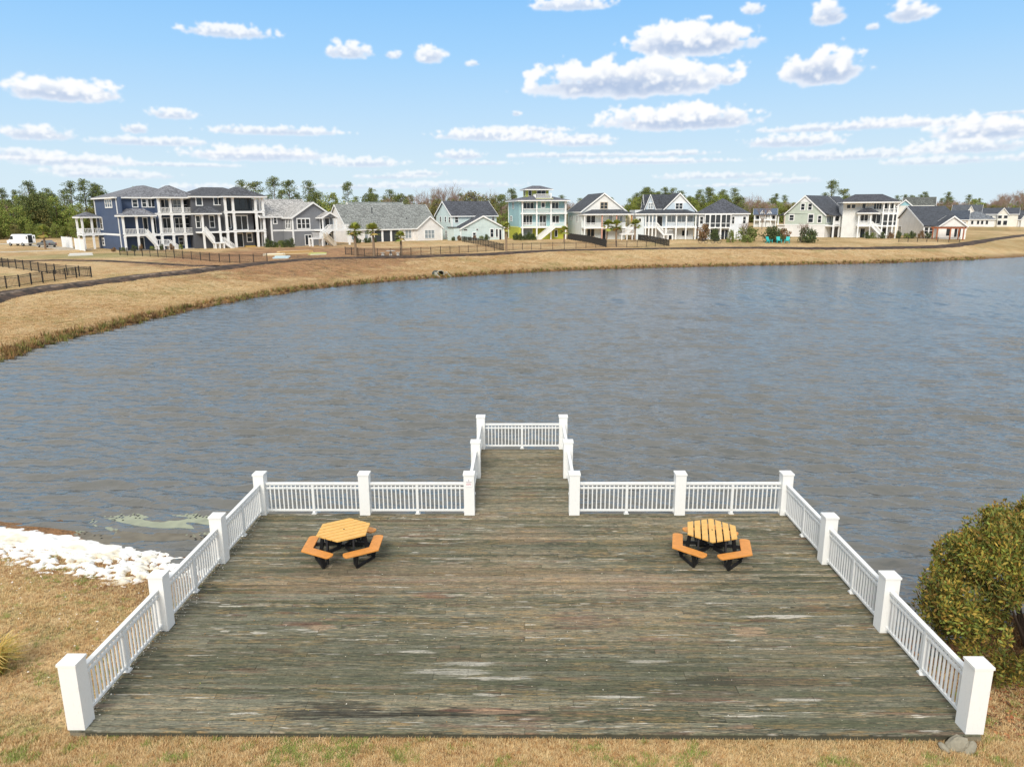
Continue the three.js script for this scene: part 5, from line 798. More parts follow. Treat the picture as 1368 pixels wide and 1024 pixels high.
shrub(0, 55.4, -147.5, 5.4, 3.1, 'big dark green shrub behind the teal chairs'); shrub(0, 62.3, -145.3, 4.8, 3.0, 'big dark green shrub at the left foot of the sage green house'); shrub(2, 50.6, -150, 4.6, 2.9, 'rounded dark shrub right of the screened-porch house'); shrub(1, 41.6, -153, 3.6, 3.2, 'reddish-brown shrub before the screened porch'); shrub(0, 43.6, -151.5, 2.6, 2.5, 'dark green shrub beside the reddish-brown one'); shrub(2, 45.6, -145.6, 1.7, 2.4, 'upright green shrub before the hip-roofed house'); shrub(2, 49.2, -146, 2.4, 1.5, 'low green shrub near the leaning bare sapling'); shrub(1, 58.6, -150, 3.6, 2.4, 'russet shrub among the dark ones by the sage green house');
{
  const r = rngOf(61), low = (n, A, B, v, w, hg, label, group) => { for (let k = 0; k < n; k++) { const t = n > 1 ? k / (n - 1) : 0; shrub(v[k % v.length], lerp(A[0], B[0], t) + (r() - 0.5) * 0.5, lerp(A[1], B[1], t) + (r() - 0.5) * 0.5, w * (0.75 + 0.5 * r()), hg * (0.7 + 0.6 * r()), label, group); } };
  low(9, [83, -162.8], [99, -164.5], [0, 2, 0, 1], 1.4, 1.4, 'small dark shrub in the bed before the white houses at right', 'shrubs before the right-hand white houses');
  low(8, [-75, -116.5], [-66, -123.5], [1, 2, 0], 1.1, 0.9, 'small shrub at the foot of the blue house', 'shrubs at the foot of the blue house');
  low(5, [-51.5, -130.6], [-46.5, -130.5], [0, 0, 2], 1.8, 1.5, 'dark shrub at the foot of the grey gabled house', 'shrubs at the foot of the grey house');
  low(5, [-38, -149.5], [-34, -152.5], [0, 0], 1.5, 1.2, 'dark shrub by the left windows of the long white house', 'shrubs by the long white house');
  low(7, [-16.5, -160.2], [-9, -163.8], [0, 1, 2], 1.3, 1.0, 'small shrub along the mint house wing', 'shrubs along the mint house');
  low(5, [-1.5, -162.6], [2.5, -163.4], [0], 1.9, 1.5, 'dark hedge shrub at the left corner of the aqua house', 'hedge at the aqua house');
}
countFromLeft(scene.children.filter((o) => /^shrub/.test(o.name)));
// ---------------------------------------------------------------- the big bush at the right of the deck
{
  const b = thing('bush', 'large rounded olive-green evergreen bush right of the deck', 'bush', 10.62, height(10.4, 5.6), 5.75), r = rngOf(71), cl = [], S = [];
  const cols = [srgb(126, 118, 40), srgb(106, 112, 38), srgb(148, 130, 48), srgb(82, 94, 36), srgb(160, 134, 56), srgb(134, 102, 44), srgb(116, 126, 52)];
  // an uneven dome: lobes of different reach, each carrying upright sprigs
  const lobes = []; for (let k = 0; k < 26; k++) lobes.push([r() * 6.28, r(), 0.5 + 0.5 * r(), (r() - 0.35) * 0.42]);
  const reach = (a, t) => { let s = 1; for (const [la, lt, lw, lh] of lobes) { const da = Math.atan2(Math.sin(a - la), Math.cos(a - la)) / lw, dt = (t - lt) / (lw * 0.42); s += lh * Math.exp(-(da * da + dt * dt) * 1.6); } return s; };
  for (let k = 0; k < 230; k++) { const a = r() * 6.28, t = Math.pow(r(), 0.8), w = Math.sqrt(Math.max(0.05, 1 - Math.pow((t - 0.36) / 0.68, 2))) * reach(a, t), q = w * (k < 165 ? 0.82 + 0.2 * r() : 0.3 + 0.5 * r()), s = 0.2 + 0.18 * r(); cl.push([Math.cos(a) * q * 1.9, 0.12 + t * 2.85 * (0.9 + 0.1 * reach(a, t)), Math.sin(a) * q * 1.8, s, s * 1.25, s, k < 165 ? 290 : 240]); }
  for (let k = 0; k < 130; k++) { const a = r() * 6.28, t = 0.15 + 0.85 * r(), q = Math.sqrt(Math.max(0.05, 1 - Math.pow((t - 0.36) / 0.68, 2))) * reach(a, t) * 1.06; cl.push([Math.cos(a) * q * 1.93, 0.2 + t * 2.95, Math.sin(a) * q * 1.83, 0.08, 0.22, 0.08, 62]); }
  part(b, 'foliage', leaves(cl, 0.1, 0.038, cols, r, 0.55), leafMat); b.scale.set(0.97, 0.93, 0.97);
  for (let k = 0; k < 16; k++) { const a = k * 0.7, q = 0.6 + 0.9 * r(); S.push(cone3([0.15 * Math.cos(a), -0.1, 0.15 * Math.sin(a)], [q * Math.cos(a), 1.6 + r(), q * Math.sin(a)], 0.04, 0.012, 5)); }
  part(b, 'stems', S.map(plain), bark);
}
{
  const t = thing('ornamental_grass', 'clump of dry golden grass at the left edge of the lawn', 'grass clump', -9.95, height(-9.9, 7.3), 7.3), r = rngOf(81), P = [], C = [], cols = [srgb(196, 160, 74), srgb(172, 148, 66), srgb(210, 180, 104), srgb(138, 140, 62)];
  for (let k = 0; k < 520; k++) { const a = r() * 6.28, q = 0.16 * Math.sqrt(r()), H = 0.35 + 0.45 * r(), out = 0.12 + 0.5 * r(), c = cols[Math.floor(r() * 4)], x = q * Math.cos(a), z = q * Math.sin(a), p1 = [x + Math.cos(a) * out * 0.45, H * 0.75, z + Math.sin(a) * out * 0.45], p2 = [x + Math.cos(a) * out, H * (0.75 + 0.3 * r() - 0.25 * out), z + Math.sin(a) * out], sx = -Math.sin(a) * 0.008, sz = Math.cos(a) * 0.008; P.push(x + sx, -0.03, z + sz, x - sx, -0.03, z - sz, ...p1, x - sx, -0.03, z - sz, p1[0] - sx, p1[1], p1[2] - sz, ...p1, p1[0] + sx, p1[1], p1[2] + sz, p1[0] - sx, p1[1], p1[2] - sz, ...p2); for (let i = 0; i < 9; i++) C.push(...c); }
  part(t, 'blades', cloudGeo(P, C), dullLeaf);
}

// ================================================================ ground cover near the deck
{
  const r = rngOf(301), blade = []; for (let k = 0; k < 7; k++) { const a = r() * 6.28, q = 0.018 * r(), h = 0.02 + 0.03 * r(), o = 0.02 + 0.035 * r(), x = q * Math.cos(a), z = q * Math.sin(a), s = 0.0035; blade.push(x - s * Math.sin(a), -0.01, z + s * Math.cos(a), x + s * Math.sin(a), -0.01, z - s * Math.cos(a), x + o * Math.cos(a), h, z + o * Math.sin(a)); }
  const g = new THREE.BufferGeometry(); g.setAttribute('position', new THREE.Float32BufferAttribute(blade, 3)); g.computeVertexNormals();
  const N = 102000, im = new THREE.InstancedMesh(g, new THREE.MeshStandardMaterial({ color: '#ffffff', roughness: 1, side: THREE.DoubleSide }), N); im.name = 'lawn_grass'; shade(im);
  const m = new THREE.Matrix4(), q = new THREE.Quaternion(), Y = new THREE.Vector3(0, 1, 0), col = new THREE.Color(); let n = 0;
  const green = srgb(128, 146, 66), straw = srgb(214, 188, 140), tan = srgb(190, 152, 100), rust = srgb(158, 112, 70);
  const fill = (count, x0, x1, z0, z1) => { for (let k = 0; k < count && n < N; k++) { const x = lerp(x0, x1, r()), z = lerp(z0, z1, r()); if (Math.abs(x) < DX + 0.02 && z < DZ + 0.01) continue; const [y, d] = groundAt(x, z); if (d < 0.6 + r() * 1.4) continue;
    const s = 0.7 + 0.9 * r(); im.setMatrixAt(n, m.compose(new THREE.Vector3(x, y, z), q.setFromAxisAngle(Y, r() * 6.28), new THREE.Vector3(s, s * (0.6 + 0.8 * r()), s)));
    const gp = sstep(0.56, 0.72, fbm(x * 3.6 + 30, z * 3.6, 3)) * 0.6, c = r() < gp ? green : r() < 0.55 ? straw : (d < 3.4 && r() < 0.75) || r() < 0.25 ? rust : tan, t = 0.75 + 0.5 * r(); im.setColorAt(n++, col.setRGB(c[0] * t, c[1] * t, c[2] * t)); } };
  fill(36000, -9.2, 9.4, 8.9, 10.4); fill(44000, -17, -7.4, 1.2, 10.2); fill(22000, 7.4, 12.5, 4.5, 10.2);
  im.count = n; im.userData.kind = 'stuff'; tag(im, 'short dormant straw-coloured lawn grass with green patches', 'grass'); scene.add(im);
  // fallen leaves under the bush and specks of litter on the deck
  const lg = new THREE.BufferGeometry(); lg.setAttribute('position', new THREE.Float32BufferAttribute([-0.02, 0, 0, 0, 0.006, -0.03, 0.02, 0.004, 0, -0.02, 0, 0, 0.02, 0.004, 0, 0, 0.006, 0.03], 3)); lg.computeVertexNormals();
  const lm = new THREE.InstancedMesh(lg, new THREE.MeshStandardMaterial({ color: '#ffffff', roughness: 1, side: THREE.DoubleSide }), 5200); let ln = 0; const lc = [srgb(150, 92, 58), srgb(120, 76, 50), srgb(176, 124, 80), srgb(96, 72, 50)];
  for (let k = 0; k < 5200; k++) { const a = r() * 6.28, w = 3.0 * Math.sqrt(r()), x = 10.2 + w * Math.cos(a), z = 6.8 + w * Math.sin(a); if (x < DX + 0.05 && z < DZ) continue; const [y, d] = groundAt(x, z); if (d < 0.2) continue; const s = 0.6 + 0.9 * r(); lm.setMatrixAt(ln, m.compose(new THREE.Vector3(x, y + 0.02, z), q.setFromEuler(new THREE.Euler((r() - 0.5) * 0.9, r() * 6.28, (r() - 0.5) * 0.9)), new THREE.Vector3(s, s, s))); const c = lc[Math.floor(r() * 4)]; lm.setColorAt(ln++, col.setRGB(...c)); }
  lm.count = ln; lm.name = 'fallen_leaves'; lm.userData.kind = 'stuff'; tag(lm, 'brown fallen leaves on the ground under the bush', 'leaves'); shade(lm); scene.add(lm);
  const dm = new THREE.InstancedMesh(lg, new THREE.MeshStandardMaterial({ color: '#ffffff', roughness: 1, side: THREE.DoubleSide }), 1500), dc = [srgb(200, 190, 165), srgb(170, 130, 80), srgb(120, 82, 52), srgb(222, 216, 200), srgb(150, 150, 80)];
  for (let k = 0; k < 1500; k++) { const edge = k < 420, x = edge ? -DX + 0.05 + 0.35 * r() * r() : (r() - 0.5) * 2 * (DX - 0.1), z = 0.1 + r() * 8.7, s = (edge ? 0.35 : 0.2) + 0.55 * r() * r(); dm.setMatrixAt(k, m.compose(new THREE.Vector3(x, 0.012, z), q.setFromEuler(new THREE.Euler((r() - 0.5) * 0.3, r() * 6.28, (r() - 0.5) * 0.3)), new THREE.Vector3(s, s, s * (0.5 + r())))); dm.setColorAt(k, col.setRGB(...dc[edge && r() < 0.5 ? 3 : Math.floor(r() * 5)])); }
  dm.name = 'deck_litter'; dm.userData.kind = 'stuff'; tag(dm, 'small leaf bits and pale flecks scattered over the deck', 'litter'); shade(dm); scene.add(dm);
}
// ---------------------------------------------------------------- rough grass on the far bank and weeds along its waterline
{
  const r = rngOf(611), G = (n, h, sp) => { const b = []; for (let k = 0; k < n; k++) { const a = r() * 6.28, q = sp * 0.5 * r(), hh = h * (0.5 + r()), o = sp * (0.4 + 0.6 * r()), x = q * Math.cos(a), z = q * Math.sin(a), s = sp * 0.1; b.push(x - s * Math.sin(a), -0.03, z + s * Math.cos(a), x + s * Math.sin(a), -0.03, z - s * Math.cos(a), x + o * Math.cos(a), hh, z + o * Math.sin(a)); } const g = new THREE.BufferGeometry(); g.setAttribute('position', new THREE.Float32BufferAttribute(b, 3)); g.computeVertexNormals(); return g; };
  const m = new THREE.Matrix4(), q = new THREE.Quaternion(), Y = new THREE.Vector3(0, 1, 0), col = new THREE.Color(), mat = new THREE.MeshStandardMaterial({ color: '#ffffff', roughness: 1, side: THREE.DoubleSide });
  const scatter = (name, label, cat, geo, N, dmin, dmax, cols, s0, s1) => {
    const im = new THREE.InstancedMesh(geo, mat, N); let n = 0, tries = 0; im.name = name;
    while (n < N && tries++ < N * 14) { const a = (-38 + 76 * r()) * D2R, R = 46 + 120 * Math.pow(r(), 1.2), x = R * Math.sin(a), z = 19.4 - R * Math.cos(a); const [y, d, near] = groundAt(x, z); if (near > 0.2 || d < dmin || d > dmin + (dmax - dmin) * Math.pow(r(), 0.7)) continue;
      const s = lerp(s0, s1, r()); im.setMatrixAt(n, m.compose(new THREE.Vector3(x, y, z), q.setFromAxisAngle(Y, r() * 6.28), new THREE.Vector3(s, s * (0.6 + 0.8 * r()), s))); const c = cols[Math.floor(r() * cols.length)], t = 0.8 + 0.4 * r(); im.setColorAt(n++, col.setRGB(c[0] * t, c[1] * t, c[2] * t)); }
    im.count = n; im.userData.kind = 'stuff'; tag(im, label, cat); shade(im); scene.add(im);
  };
  scatter('bank_grass', 'rough dormant grass covering the far bank', 'grass', G(9, 0.06, 0.3), 70000, 0.6, 34, [srgb(214, 182, 132), srgb(204, 168, 118), srgb(222, 198, 154), srgb(196, 158, 108), srgb(168, 156, 98)], 0.3, 0.75);
  scatter('shore_weeds', 'brown and green weeds along the far waterline', 'weeds', G(12, 0.3, 0.3), 9000, -0.15, 2.4, [srgb(128, 98, 62), srgb(104, 78, 50), srgb(132, 128, 68), srgb(160, 124, 78), srgb(112, 112, 58)], 0.5, 1.15);
}
// ---------------------------------------------------------------- white foam blown on to the left shore, weed and algae in the shallows
{
  const band = (x) => { // shore side and land side of the foam, in z
    const w = [[-19, -2.6, -0.3], [-17, -1.6, 1.2], [-15.7, -0.95, 1.9], [-14.1, -0.3, 2.2], [-12.8, -0.25, 2.5], [-12, 0.3, 2.75], [-11, 0.35, 3.0], [-10.1, 0.4, 3.05], [-9.2, 1.0, 2.9], [-8.2, 1.7, 2.4], [-7.6, 2.0, 2.2]];
    for (let k = 1; k < w.length; k++) if (x <= w[k][0]) { const t = (x - w[k - 1][0]) / (w[k][0] - w[k - 1][0]); return [lerp(w[k - 1][1], w[k][1], t), lerp(w[k - 1][2], w[k][2], t)]; } return [9, 8];
  };
  const S = 0.034, x0 = -19, nx = Math.round(11.5 / S), z0 = -3, nz = Math.round(6.6 / S), thick = (x, z) => {
    const [a, b] = band(x), wob = (fbm(x * 1.3, z * 1.3, 3) - 0.5) * 0.9, u = (z - a + wob) / Math.max(0.3, b - a), edge = Math.min(u * 2.6, (1 - u) * 2.0);
    const land = sstep(0.3, 0.8, u), lump = fbm(x * 2.4 + 9, z * 2.8, 3), fine = fbm(x * 13, z * 13, 3), hole = fbm(x * 5.5 + 40, z * 5.5, 3) * 0.55 + fbm(x * 10, z * 10 + 7, 2) * 0.45;
    const right = sstep(-12.5, -9.5, x);
    return clamp(edge, -1, 0.5) * 0.42 + (lump - 0.5) * 0.22 + (fine - 0.5) * 0.06 - 0.3 * (0.2 + 0.8 * land + 0.6 * right) * sstep(0.46, 0.58, hole) - 0.02;
  };
  const H = new Float32Array((nx + 1) * (nz + 1)), P = [], C = [], I = [], id = new Int32Array((nx + 1) * (nz + 1)).fill(-1);
  for (let i = 0; i <= nx; i++) for (let j = 0; j <= nz; j++) H[i * (nz + 1) + j] = thick(x0 + i * S, z0 + j * S);
  const vert = (i, j) => { const k = i * (nz + 1) + j; if (id[k] < 0) { const x = x0 + i * S + (hash2(i, j) - 0.5) * S * 0.3, z = z0 + j * S + (hash2(j, i + 9) - 0.5) * S * 0.3; id[k] = P.length / 3; P.push(x, Math.max(WATER, height(x, z)) + clamp(H[k] * 0.4, -0.02, 0.09) + 0.004, z); const c = mix3(srgb(244, 242, 236), srgb(226, 216, 194), sstep(0.52, 0.74, fbm(x * 2 + 5, z * 2, 3))); C.push(...c); } return id[k]; };
  for (let i = 0; i < nx; i++) for (let j = 0; j < nz; j++) { const k = i * (nz + 1) + j, hi = Math.max(H[k], H[k + 1], H[k + nz + 1], H[k + nz + 2]); if (hi > 0.0) { const a = vert(i, j), b = vert(i + 1, j), c = vert(i + 1, j + 1), d = vert(i, j + 1); I.push(a, d, b, b, d, c); } }
  const g = new THREE.BufferGeometry(); g.setAttribute('position', new THREE.Float32BufferAttribute(P, 3)); g.setAttribute('color', new THREE.Float32BufferAttribute(C, 3)); g.setIndex(I); g.computeVertexNormals();
  const f = part(scene, 'foam', g, new THREE.MeshStandardMaterial({ vertexColors: true, roughness: 0.9 })); f.userData.kind = 'stuff'; tag(f, 'thick white foam heaped along the left shore', 'foam');
  const r = rngOf(91), fg = new THREE.IcosahedronGeometry(0.03, 1), fm = new THREE.InstancedMesh(fg, new THREE.MeshStandardMaterial({ color: '#f4f1ea', roughness: 0.9 }), 520), m = new THREE.Matrix4(), q = new THREE.Quaternion(); let n = 0;
  while (n < 520) { const x = -17 + 9.4 * r(), [, b] = band(x), z = b - 0.3 + 5.2 * Math.pow(r(), 2.6); if (x > -DX - 0.05 || z > 9.5) continue; const s = 0.25 + 1.0 * r() * r() * r(); fm.setMatrixAt(n++, m.compose(new THREE.Vector3(x, height(x, z) + 0.01 * s, z), q.setFromEuler(new THREE.Euler(r() * 6, r() * 6, 0)), new THREE.Vector3(s * 1.3, s * 0.5, s))); }
  fm.name = 'foam_flecks'; fm.userData.kind = 'stuff'; tag(fm, 'white foam flecks scattered over the left grass', 'foam'); shade(fm); scene.add(fm);
  // pale green algae floating beyond the foam
  const sheet = (name, cx, cz, rx, rz, seed, colA, colB, lift, label, cat, cut) => { const P2 = [], C2 = [], I2 = [], s = 0.06, ni = Math.round(2 * rx / s), nj = Math.round(2 * rz / s), idx = new Map(); const val = (x, z) => 1 - ((x - cx) / rx) ** 2 - ((z - cz) / rz) ** 2 + (fbm(x * 1.3 + seed, z * 2.2, 4) - 0.5) * 0.8 + (fbm(x * 7 + seed, z * 9, 3) - 0.5) * 0.7; const V = (i, j) => { const k = i * 10000 + j; if (!idx.has(k)) { const x = cx - rx + i * s, z = cz - rz + j * s; idx.set(k, P2.length / 3); P2.push(x, WATER + lift + 0.012 * fbm(x * 6, z * 6, 2), z); C2.push(...mix3(colA, colB, fbm(x * 5 + seed, z * 5, 3))); } return idx.get(k); };
    for (let i = 0; i < ni; i++) for (let j = 0; j < nj; j++) if (val(cx - rx + (i + 0.5) * s, cz - rz + (j + 0.5) * s) > cut + (hash2(i + seed, j) - 0.5) * 0.9) { const a = V(i, j), b = V(i + 1, j), c = V(i + 1, j + 1), d = V(i, j + 1); I2.push(a, d, b, b, d, c); }
    const q2 = new THREE.BufferGeometry(); q2.setAttribute('position', new THREE.Float32BufferAttribute(P2, 3)); q2.setAttribute('color', new THREE.Float32BufferAttribute(C2, 3)); q2.setIndex(I2); q2.computeVertexNormals(); const o = part(scene, name, q2, new THREE.MeshStandardMaterial({ vertexColors: true, roughness: 0.55 })); o.userData.kind = 'stuff'; tag(o, label, cat); };
  sheet('algae', -10.5, -0.9, 2.6, 0.9, 14, srgb(132, 136, 116), srgb(164, 168, 140), 0.045, 'pale green algae floating off the left edge of the deck', 'algae', 0.1);
  sheet('pond_weed', -11.0, 0.02, 2.4, 0.55, 8, srgb(92, 84, 68), srgb(126, 118, 100), 0.05, 'grey-brown weed washed up between the foam and the algae', 'pond weed', 0.1);
}
// ---------------------------------------------------------------- black metal fences round the yards
const iron = new THREE.MeshStandardMaterial({ color: '#26231f', roughness: 0.6 });
function fence(pts, label, o = {}) {
  const [x0, z0] = pts[0], t = thing('metal_fence', label, 'fence', x0, 0, z0, 0, 'black metal yard fences'), hh = o.h ?? 1.25, step = o.step ?? 2.2, G = [], pk = [];
  for (let i = 0; i < pts.length - 1; i++) {
    const [ax, az] = pts[i], [bx, bz] = pts[i + 1], L = Math.hypot(bx - ax, bz - az), n = Math.max(1, Math.round(L / step)), at = (u) => { const x = lerp(ax, bx, u), z = lerp(az, bz, u); return [x - x0, height(x, z), z - z0]; };
    for (let k = 0; k <= n; k++) { if (k === 0 && i) continue; const p = at(k / n); part(t, 'post', box(p[0] - 0.045, p[0] + 0.045, p[1] - 0.3, p[1] + hh + 0.1, p[2] - 0.045, p[2] + 0.045), iron); }
    for (let k = 0; k < n; k++) { const p = at(k / n), q = at((k + 1) / n); for (const y of [hh, hh - 0.2, 0.14]) G.push(bar([p[0], p[1] + y, p[2]], [q[0], q[1] + y, q[2]], 0.03, 0.045)); }
    const m = Math.round(L / (o.gap ?? 0.16)); for (let k = 1; k < m; k++) { const p = at(k / m), w = o.w ?? 0.011; pk.push(box(p[0] - w, p[0] + w, p[1] + 0.1, p[1] + hh + 0.02, p[2] - w, p[2] + w)); }
  }
  part(t, 'rails', G, iron); const p = part(t, 'pickets', pk, iron); p.userData.kind = 'stuff'; return t;
}
fence([[-51.7, -50], [-51.6, -53.7], [-51.3, -55.2], [-51.5, -59.3], [-51.2, -64.9], [-50.1, -65.9]], 'black fence nearest the path at the left edge', { h: 1.15 }); fence([[-74, -82], [-66.9, -76.4], [-61.8, -73.1], [-56.5, -69.4], [-52.1, -67], [-50.1, -66.0]], 'black fence meeting the nearest one at a corner, farther from the path', { h: 1.15 });
fence([[-67.3, -104.3], [-62.2, -101.7], [-54.8, -97.1], [-47, -91.8], [-41.3, -88.7], [-38.2, -91.4]], 'long black fence before the blue and charcoal houses', { h: 1.2 }); fence([[-30.6, -109], [-26.2, -103.9], [-22, -104.4], [-18.9, -106.6]], 'black fence round the palm pair'); fence([[-18.9, -106.7], [-11.3, -113.6], [-3.7, -120.6]], 'thin black fence between the palms and the mint house yard'); fence([[-13.9, -153.7], [-3.7, -120.7]], 'dark fence running back between the mint and aqua houses', { gap: 0.16, w: 0.012 });
fence([[-3.6, -120.7], [3.5, -124], [10.4, -126.3], [16.6, -130.8]], 'black fence before the aqua house'); fence([[11.1, -166], [16.7, -130.9]], 'dark dense fence running back left of the terracotta-posted porch', { gap: 0.14, w: 0.017, h: 1.5 }); fence([[16.8, -130.9], [22.9, -130.4], [28.6, -132]], 'low thin fence before the stout palm'); fence([[27.3, -158], [29.7, -132.6]], 'dark fence running back left of the two-gabled house', { gap: 0.15, w: 0.016, h: 1.35 }); fence([[84, -149], [90, -148.6], [97.5, -149]], 'low fence in front of the pergola', { h: 1.0 });

{ // white privacy fence left of the blue house
  for (const [ax, az, bx, bz, l] of [[-97.1, -137.2, -91.6, -131.6, 'white board fence behind the yellowing palm'], [-87.4, -125.6, -81.6, -118.8, 'white board fence at the left corner of the blue house']]) { const L = Math.hypot(bx - ax, bz - az), y = height(ax, az), t = thing('white_fence', l, 'fence', ax, y, az, Math.atan2(-(bz - az), bx - ax)), n = Math.round(L / 0.3); for (let k = 0; k < n; k++) part(t, 'board', box(k * L / n + 0.008, (k + 1) * L / n - 0.008, 0.05, 2.1, -0.02, 0.02), trim); for (const x of [0, L / 2, L]) part(t, 'post', box(x - 0.07, x + 0.07, -0.3, 2.25, 0.022, 0.16), trim); part(t, 'top_rail', box(0, L, 2.102, 2.18, -0.05, 0.02), trim); }
}

// ================================================================ small things
function wheel(parent, x, y, z, R, w, m) { const g = new THREE.CylinderGeometry(R, R, w, 20); g.rotateX(Math.PI / 2); g.translate(x, y, z); const o = part(parent, 'wheel', plain(g), m); const h = new THREE.CylinderGeometry(R * 0.55, R * 0.55, w + 0.02, 14); h.rotateX(Math.PI / 2); h.translate(x, y, z); part(o, 'rim', plain(h), paint('#8f9296')); return o; }
function bevelProfile(pts, w, bev) { const g = new THREE.ExtrudeGeometry(new THREE.Shape(pts.map((p) => new THREE.Vector2(...p))), { depth: w - 2 * bev, bevelEnabled: true, bevelSize: bev, bevelOffset: -bev, bevelThickness: bev, bevelSegments: 3 }); g.translate(0, 0, -(w / 2 - bev)); return uvm(g); }
const tyre = paint('#1d1d1f');
{ // white van, rear doors open, seen from behind at an angle; local +x is its front
  const v = thing('van', 'white cargo van parked on the street with its rear doors open', 'van', -110.8, height(-110.8, -144) + 0.06, -144, 164 * D2R), W = new THREE.MeshPhysicalMaterial({ color: '#eef0f2', roughness: 0.3, clearcoat: 0.6 });
  part(v, 'body', bevelProfile([[-2.7, 0.45], [2.55, 0.45], [2.7, 0.7], [2.65, 1.15], [1.9, 1.35], [1.25, 2.3], [0.9, 2.5], [-2.6, 2.5], [-2.7, 2.3]], 1.95, 0.1), W);
  part(v, 'shaded_opening_panel', box(-2.712, -2.703, 0.62, 2.3, -0.8, 0.8), paint('#1a2226')); for (const s of [-1, 1]) { const d = part(v, 'rear_door', box(-3.45, -2.72, 0.6, 2.32, s * 0.9 - 0.03, s * 0.9 + 0.03), W); part(d, 'pane', box(-3.3, -2.95, 1.5, 2.05, s * 0.9 - 0.04, s * 0.9 + 0.04), glass); }  // rear opening is a dark panel, the shade of the hold in its colour
  for (const s of [-1, 1]) { part(v, 'side_window', prism([[1.2, 1.4], [1.75, 1.4], [1.3, 2.1], [0.7, 2.1], [0.7, 1.4]], s * 0.978, s * 0.985, 'z'), glass); for (const x of [-1.8, 1.75]) wheel(v, x, 0.36, s * 0.86, 0.36, 0.24, tyre); part(v, 'headlight', box(2.62, 2.71, 0.85, 1.05, s * 0.7 - 0.15, s * 0.7 + 0.15), paint('#dfe3e6')); }
  part(v, 'windscreen', prism([[1.95, 1.38], [1.32, 2.28], [1.30, 2.26], [1.92, 1.36]], -0.8, 0.8, 'z'), glass);
}
{
  const c = thing('car', 'dark grey sedan parked behind the palm by the driveway', 'car', -100.2, height(-100.2, -136.6) + 0.05, -136.6, 152 * D2R), B = new THREE.MeshPhysicalMaterial({ color: '#5d6264', roughness: 0.3, clearcoat: 0.8 });
  part(c, 'body', bevelProfile([[-2.2, 0.35], [2.2, 0.35], [2.25, 0.65], [2.05, 0.85], [1.1, 0.95], [-1.6, 1.0], [-2.2, 0.95], [-2.28, 0.6]], 1.78, 0.1), B); part(c, 'cabin', bevelProfile([[1.05, 0.94], [0.35, 1.42], [-0.9, 1.45], [-1.65, 1.0]], 1.5, 0.1), B);
  for (const s of [-1, 1]) { part(c, 'side_window', prism([[0.75, 1.0], [0.28, 1.34], [-0.85, 1.36], [-1.3, 1.03]], s * 0.752, s * 0.76, 'z'), glass); for (const x of [-1.4, 1.4]) wheel(c, x, 0.32, s * 0.8, 0.32, 0.2, tyre); part(c, 'tail_light', box(-2.28, -2.2, 0.65, 0.8, s * 0.65 - 0.15, s * 0.65 + 0.15), paint('#8e2f2a')); }
  part(c, 'windscreen', prism([[1.03, 0.99], [0.4, 1.41], [0.38, 1.39], [1.0, 0.97]], -0.62, 0.62, 'z'), glass);
}
{ // concrete pipe end in the far bank
  const t = thing('culvert', 'pale flared concrete pipe end set in the far bank at the water', 'culvert', -11.6, WATER + 0.05, -87.3, 40 * D2R), m = new THREE.MeshStandardMaterial({ color: '#c9c9bf', map: concreteMap, roughness: 0.95 });
  t.scale.set(0.9, 0.7, 0.9); part(t, 'apron', prism([[-1.5, 0.0], [1.6, 0.0], [2.0, 0.06], [-1.8, 0.06]], -0.4, 0.7, 'z'), m); for (const s of [-1, 1]) part(t, 'wing_wall', prism([[-0.5, -0.3], [0.9, -0.3], [0.9, 0.12], [-0.5, 1.0]], s * 1.05 - 0.09, s * 1.05 + 0.09, 'x'), m);
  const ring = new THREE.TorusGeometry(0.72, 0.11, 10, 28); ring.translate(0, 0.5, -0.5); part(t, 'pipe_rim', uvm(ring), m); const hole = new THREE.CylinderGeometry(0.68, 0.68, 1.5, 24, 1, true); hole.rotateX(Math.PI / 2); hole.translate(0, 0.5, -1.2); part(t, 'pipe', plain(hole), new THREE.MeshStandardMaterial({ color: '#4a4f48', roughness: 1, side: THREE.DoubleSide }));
}
{ // broken concrete by the near right post
  const r = rngOf(17), m = new THREE.MeshStandardMaterial({ color: '#b9b6a8', map: concreteMap, roughness: 1 }); const labels = ['largest broken grey slab leaning at the near right corner of the deck', 'tilted grey slab piece beside the near right corner post', 'small grey rubble lump under the near right corner of the deck'];
  [[6.98, 9.1, 0.34, 0.3], [7.18, 9.16, 0.24, 0.9], [6.78, 9.12, 0.17, 2.0]].forEach(([x, z, s, a], k) => { const g = new THREE.DodecahedronGeometry(s * 0.55, 1), p = g.attributes.position; for (let i = 0; i < p.count; i++) { const n = 0.72 + 0.5 * vnoise(p.getX(i) * 9 + k * 7, p.getY(i) * 9 + p.getZ(i) * 7); p.setXYZ(i, p.getX(i) * n * 1.1, p.getY(i) * n * 0.62, p.getZ(i) * n * 0.7); } const o = part(scene, 'concrete_chunk', uvm(g), m); o.position.set(x, height(x, z) + s * 0.16, z); o.rotation.set(0.35, a, 0.45 - 0.3 * k); tag(o, labels[k], 'rubble', 'broken concrete at the deck corner'); });
}
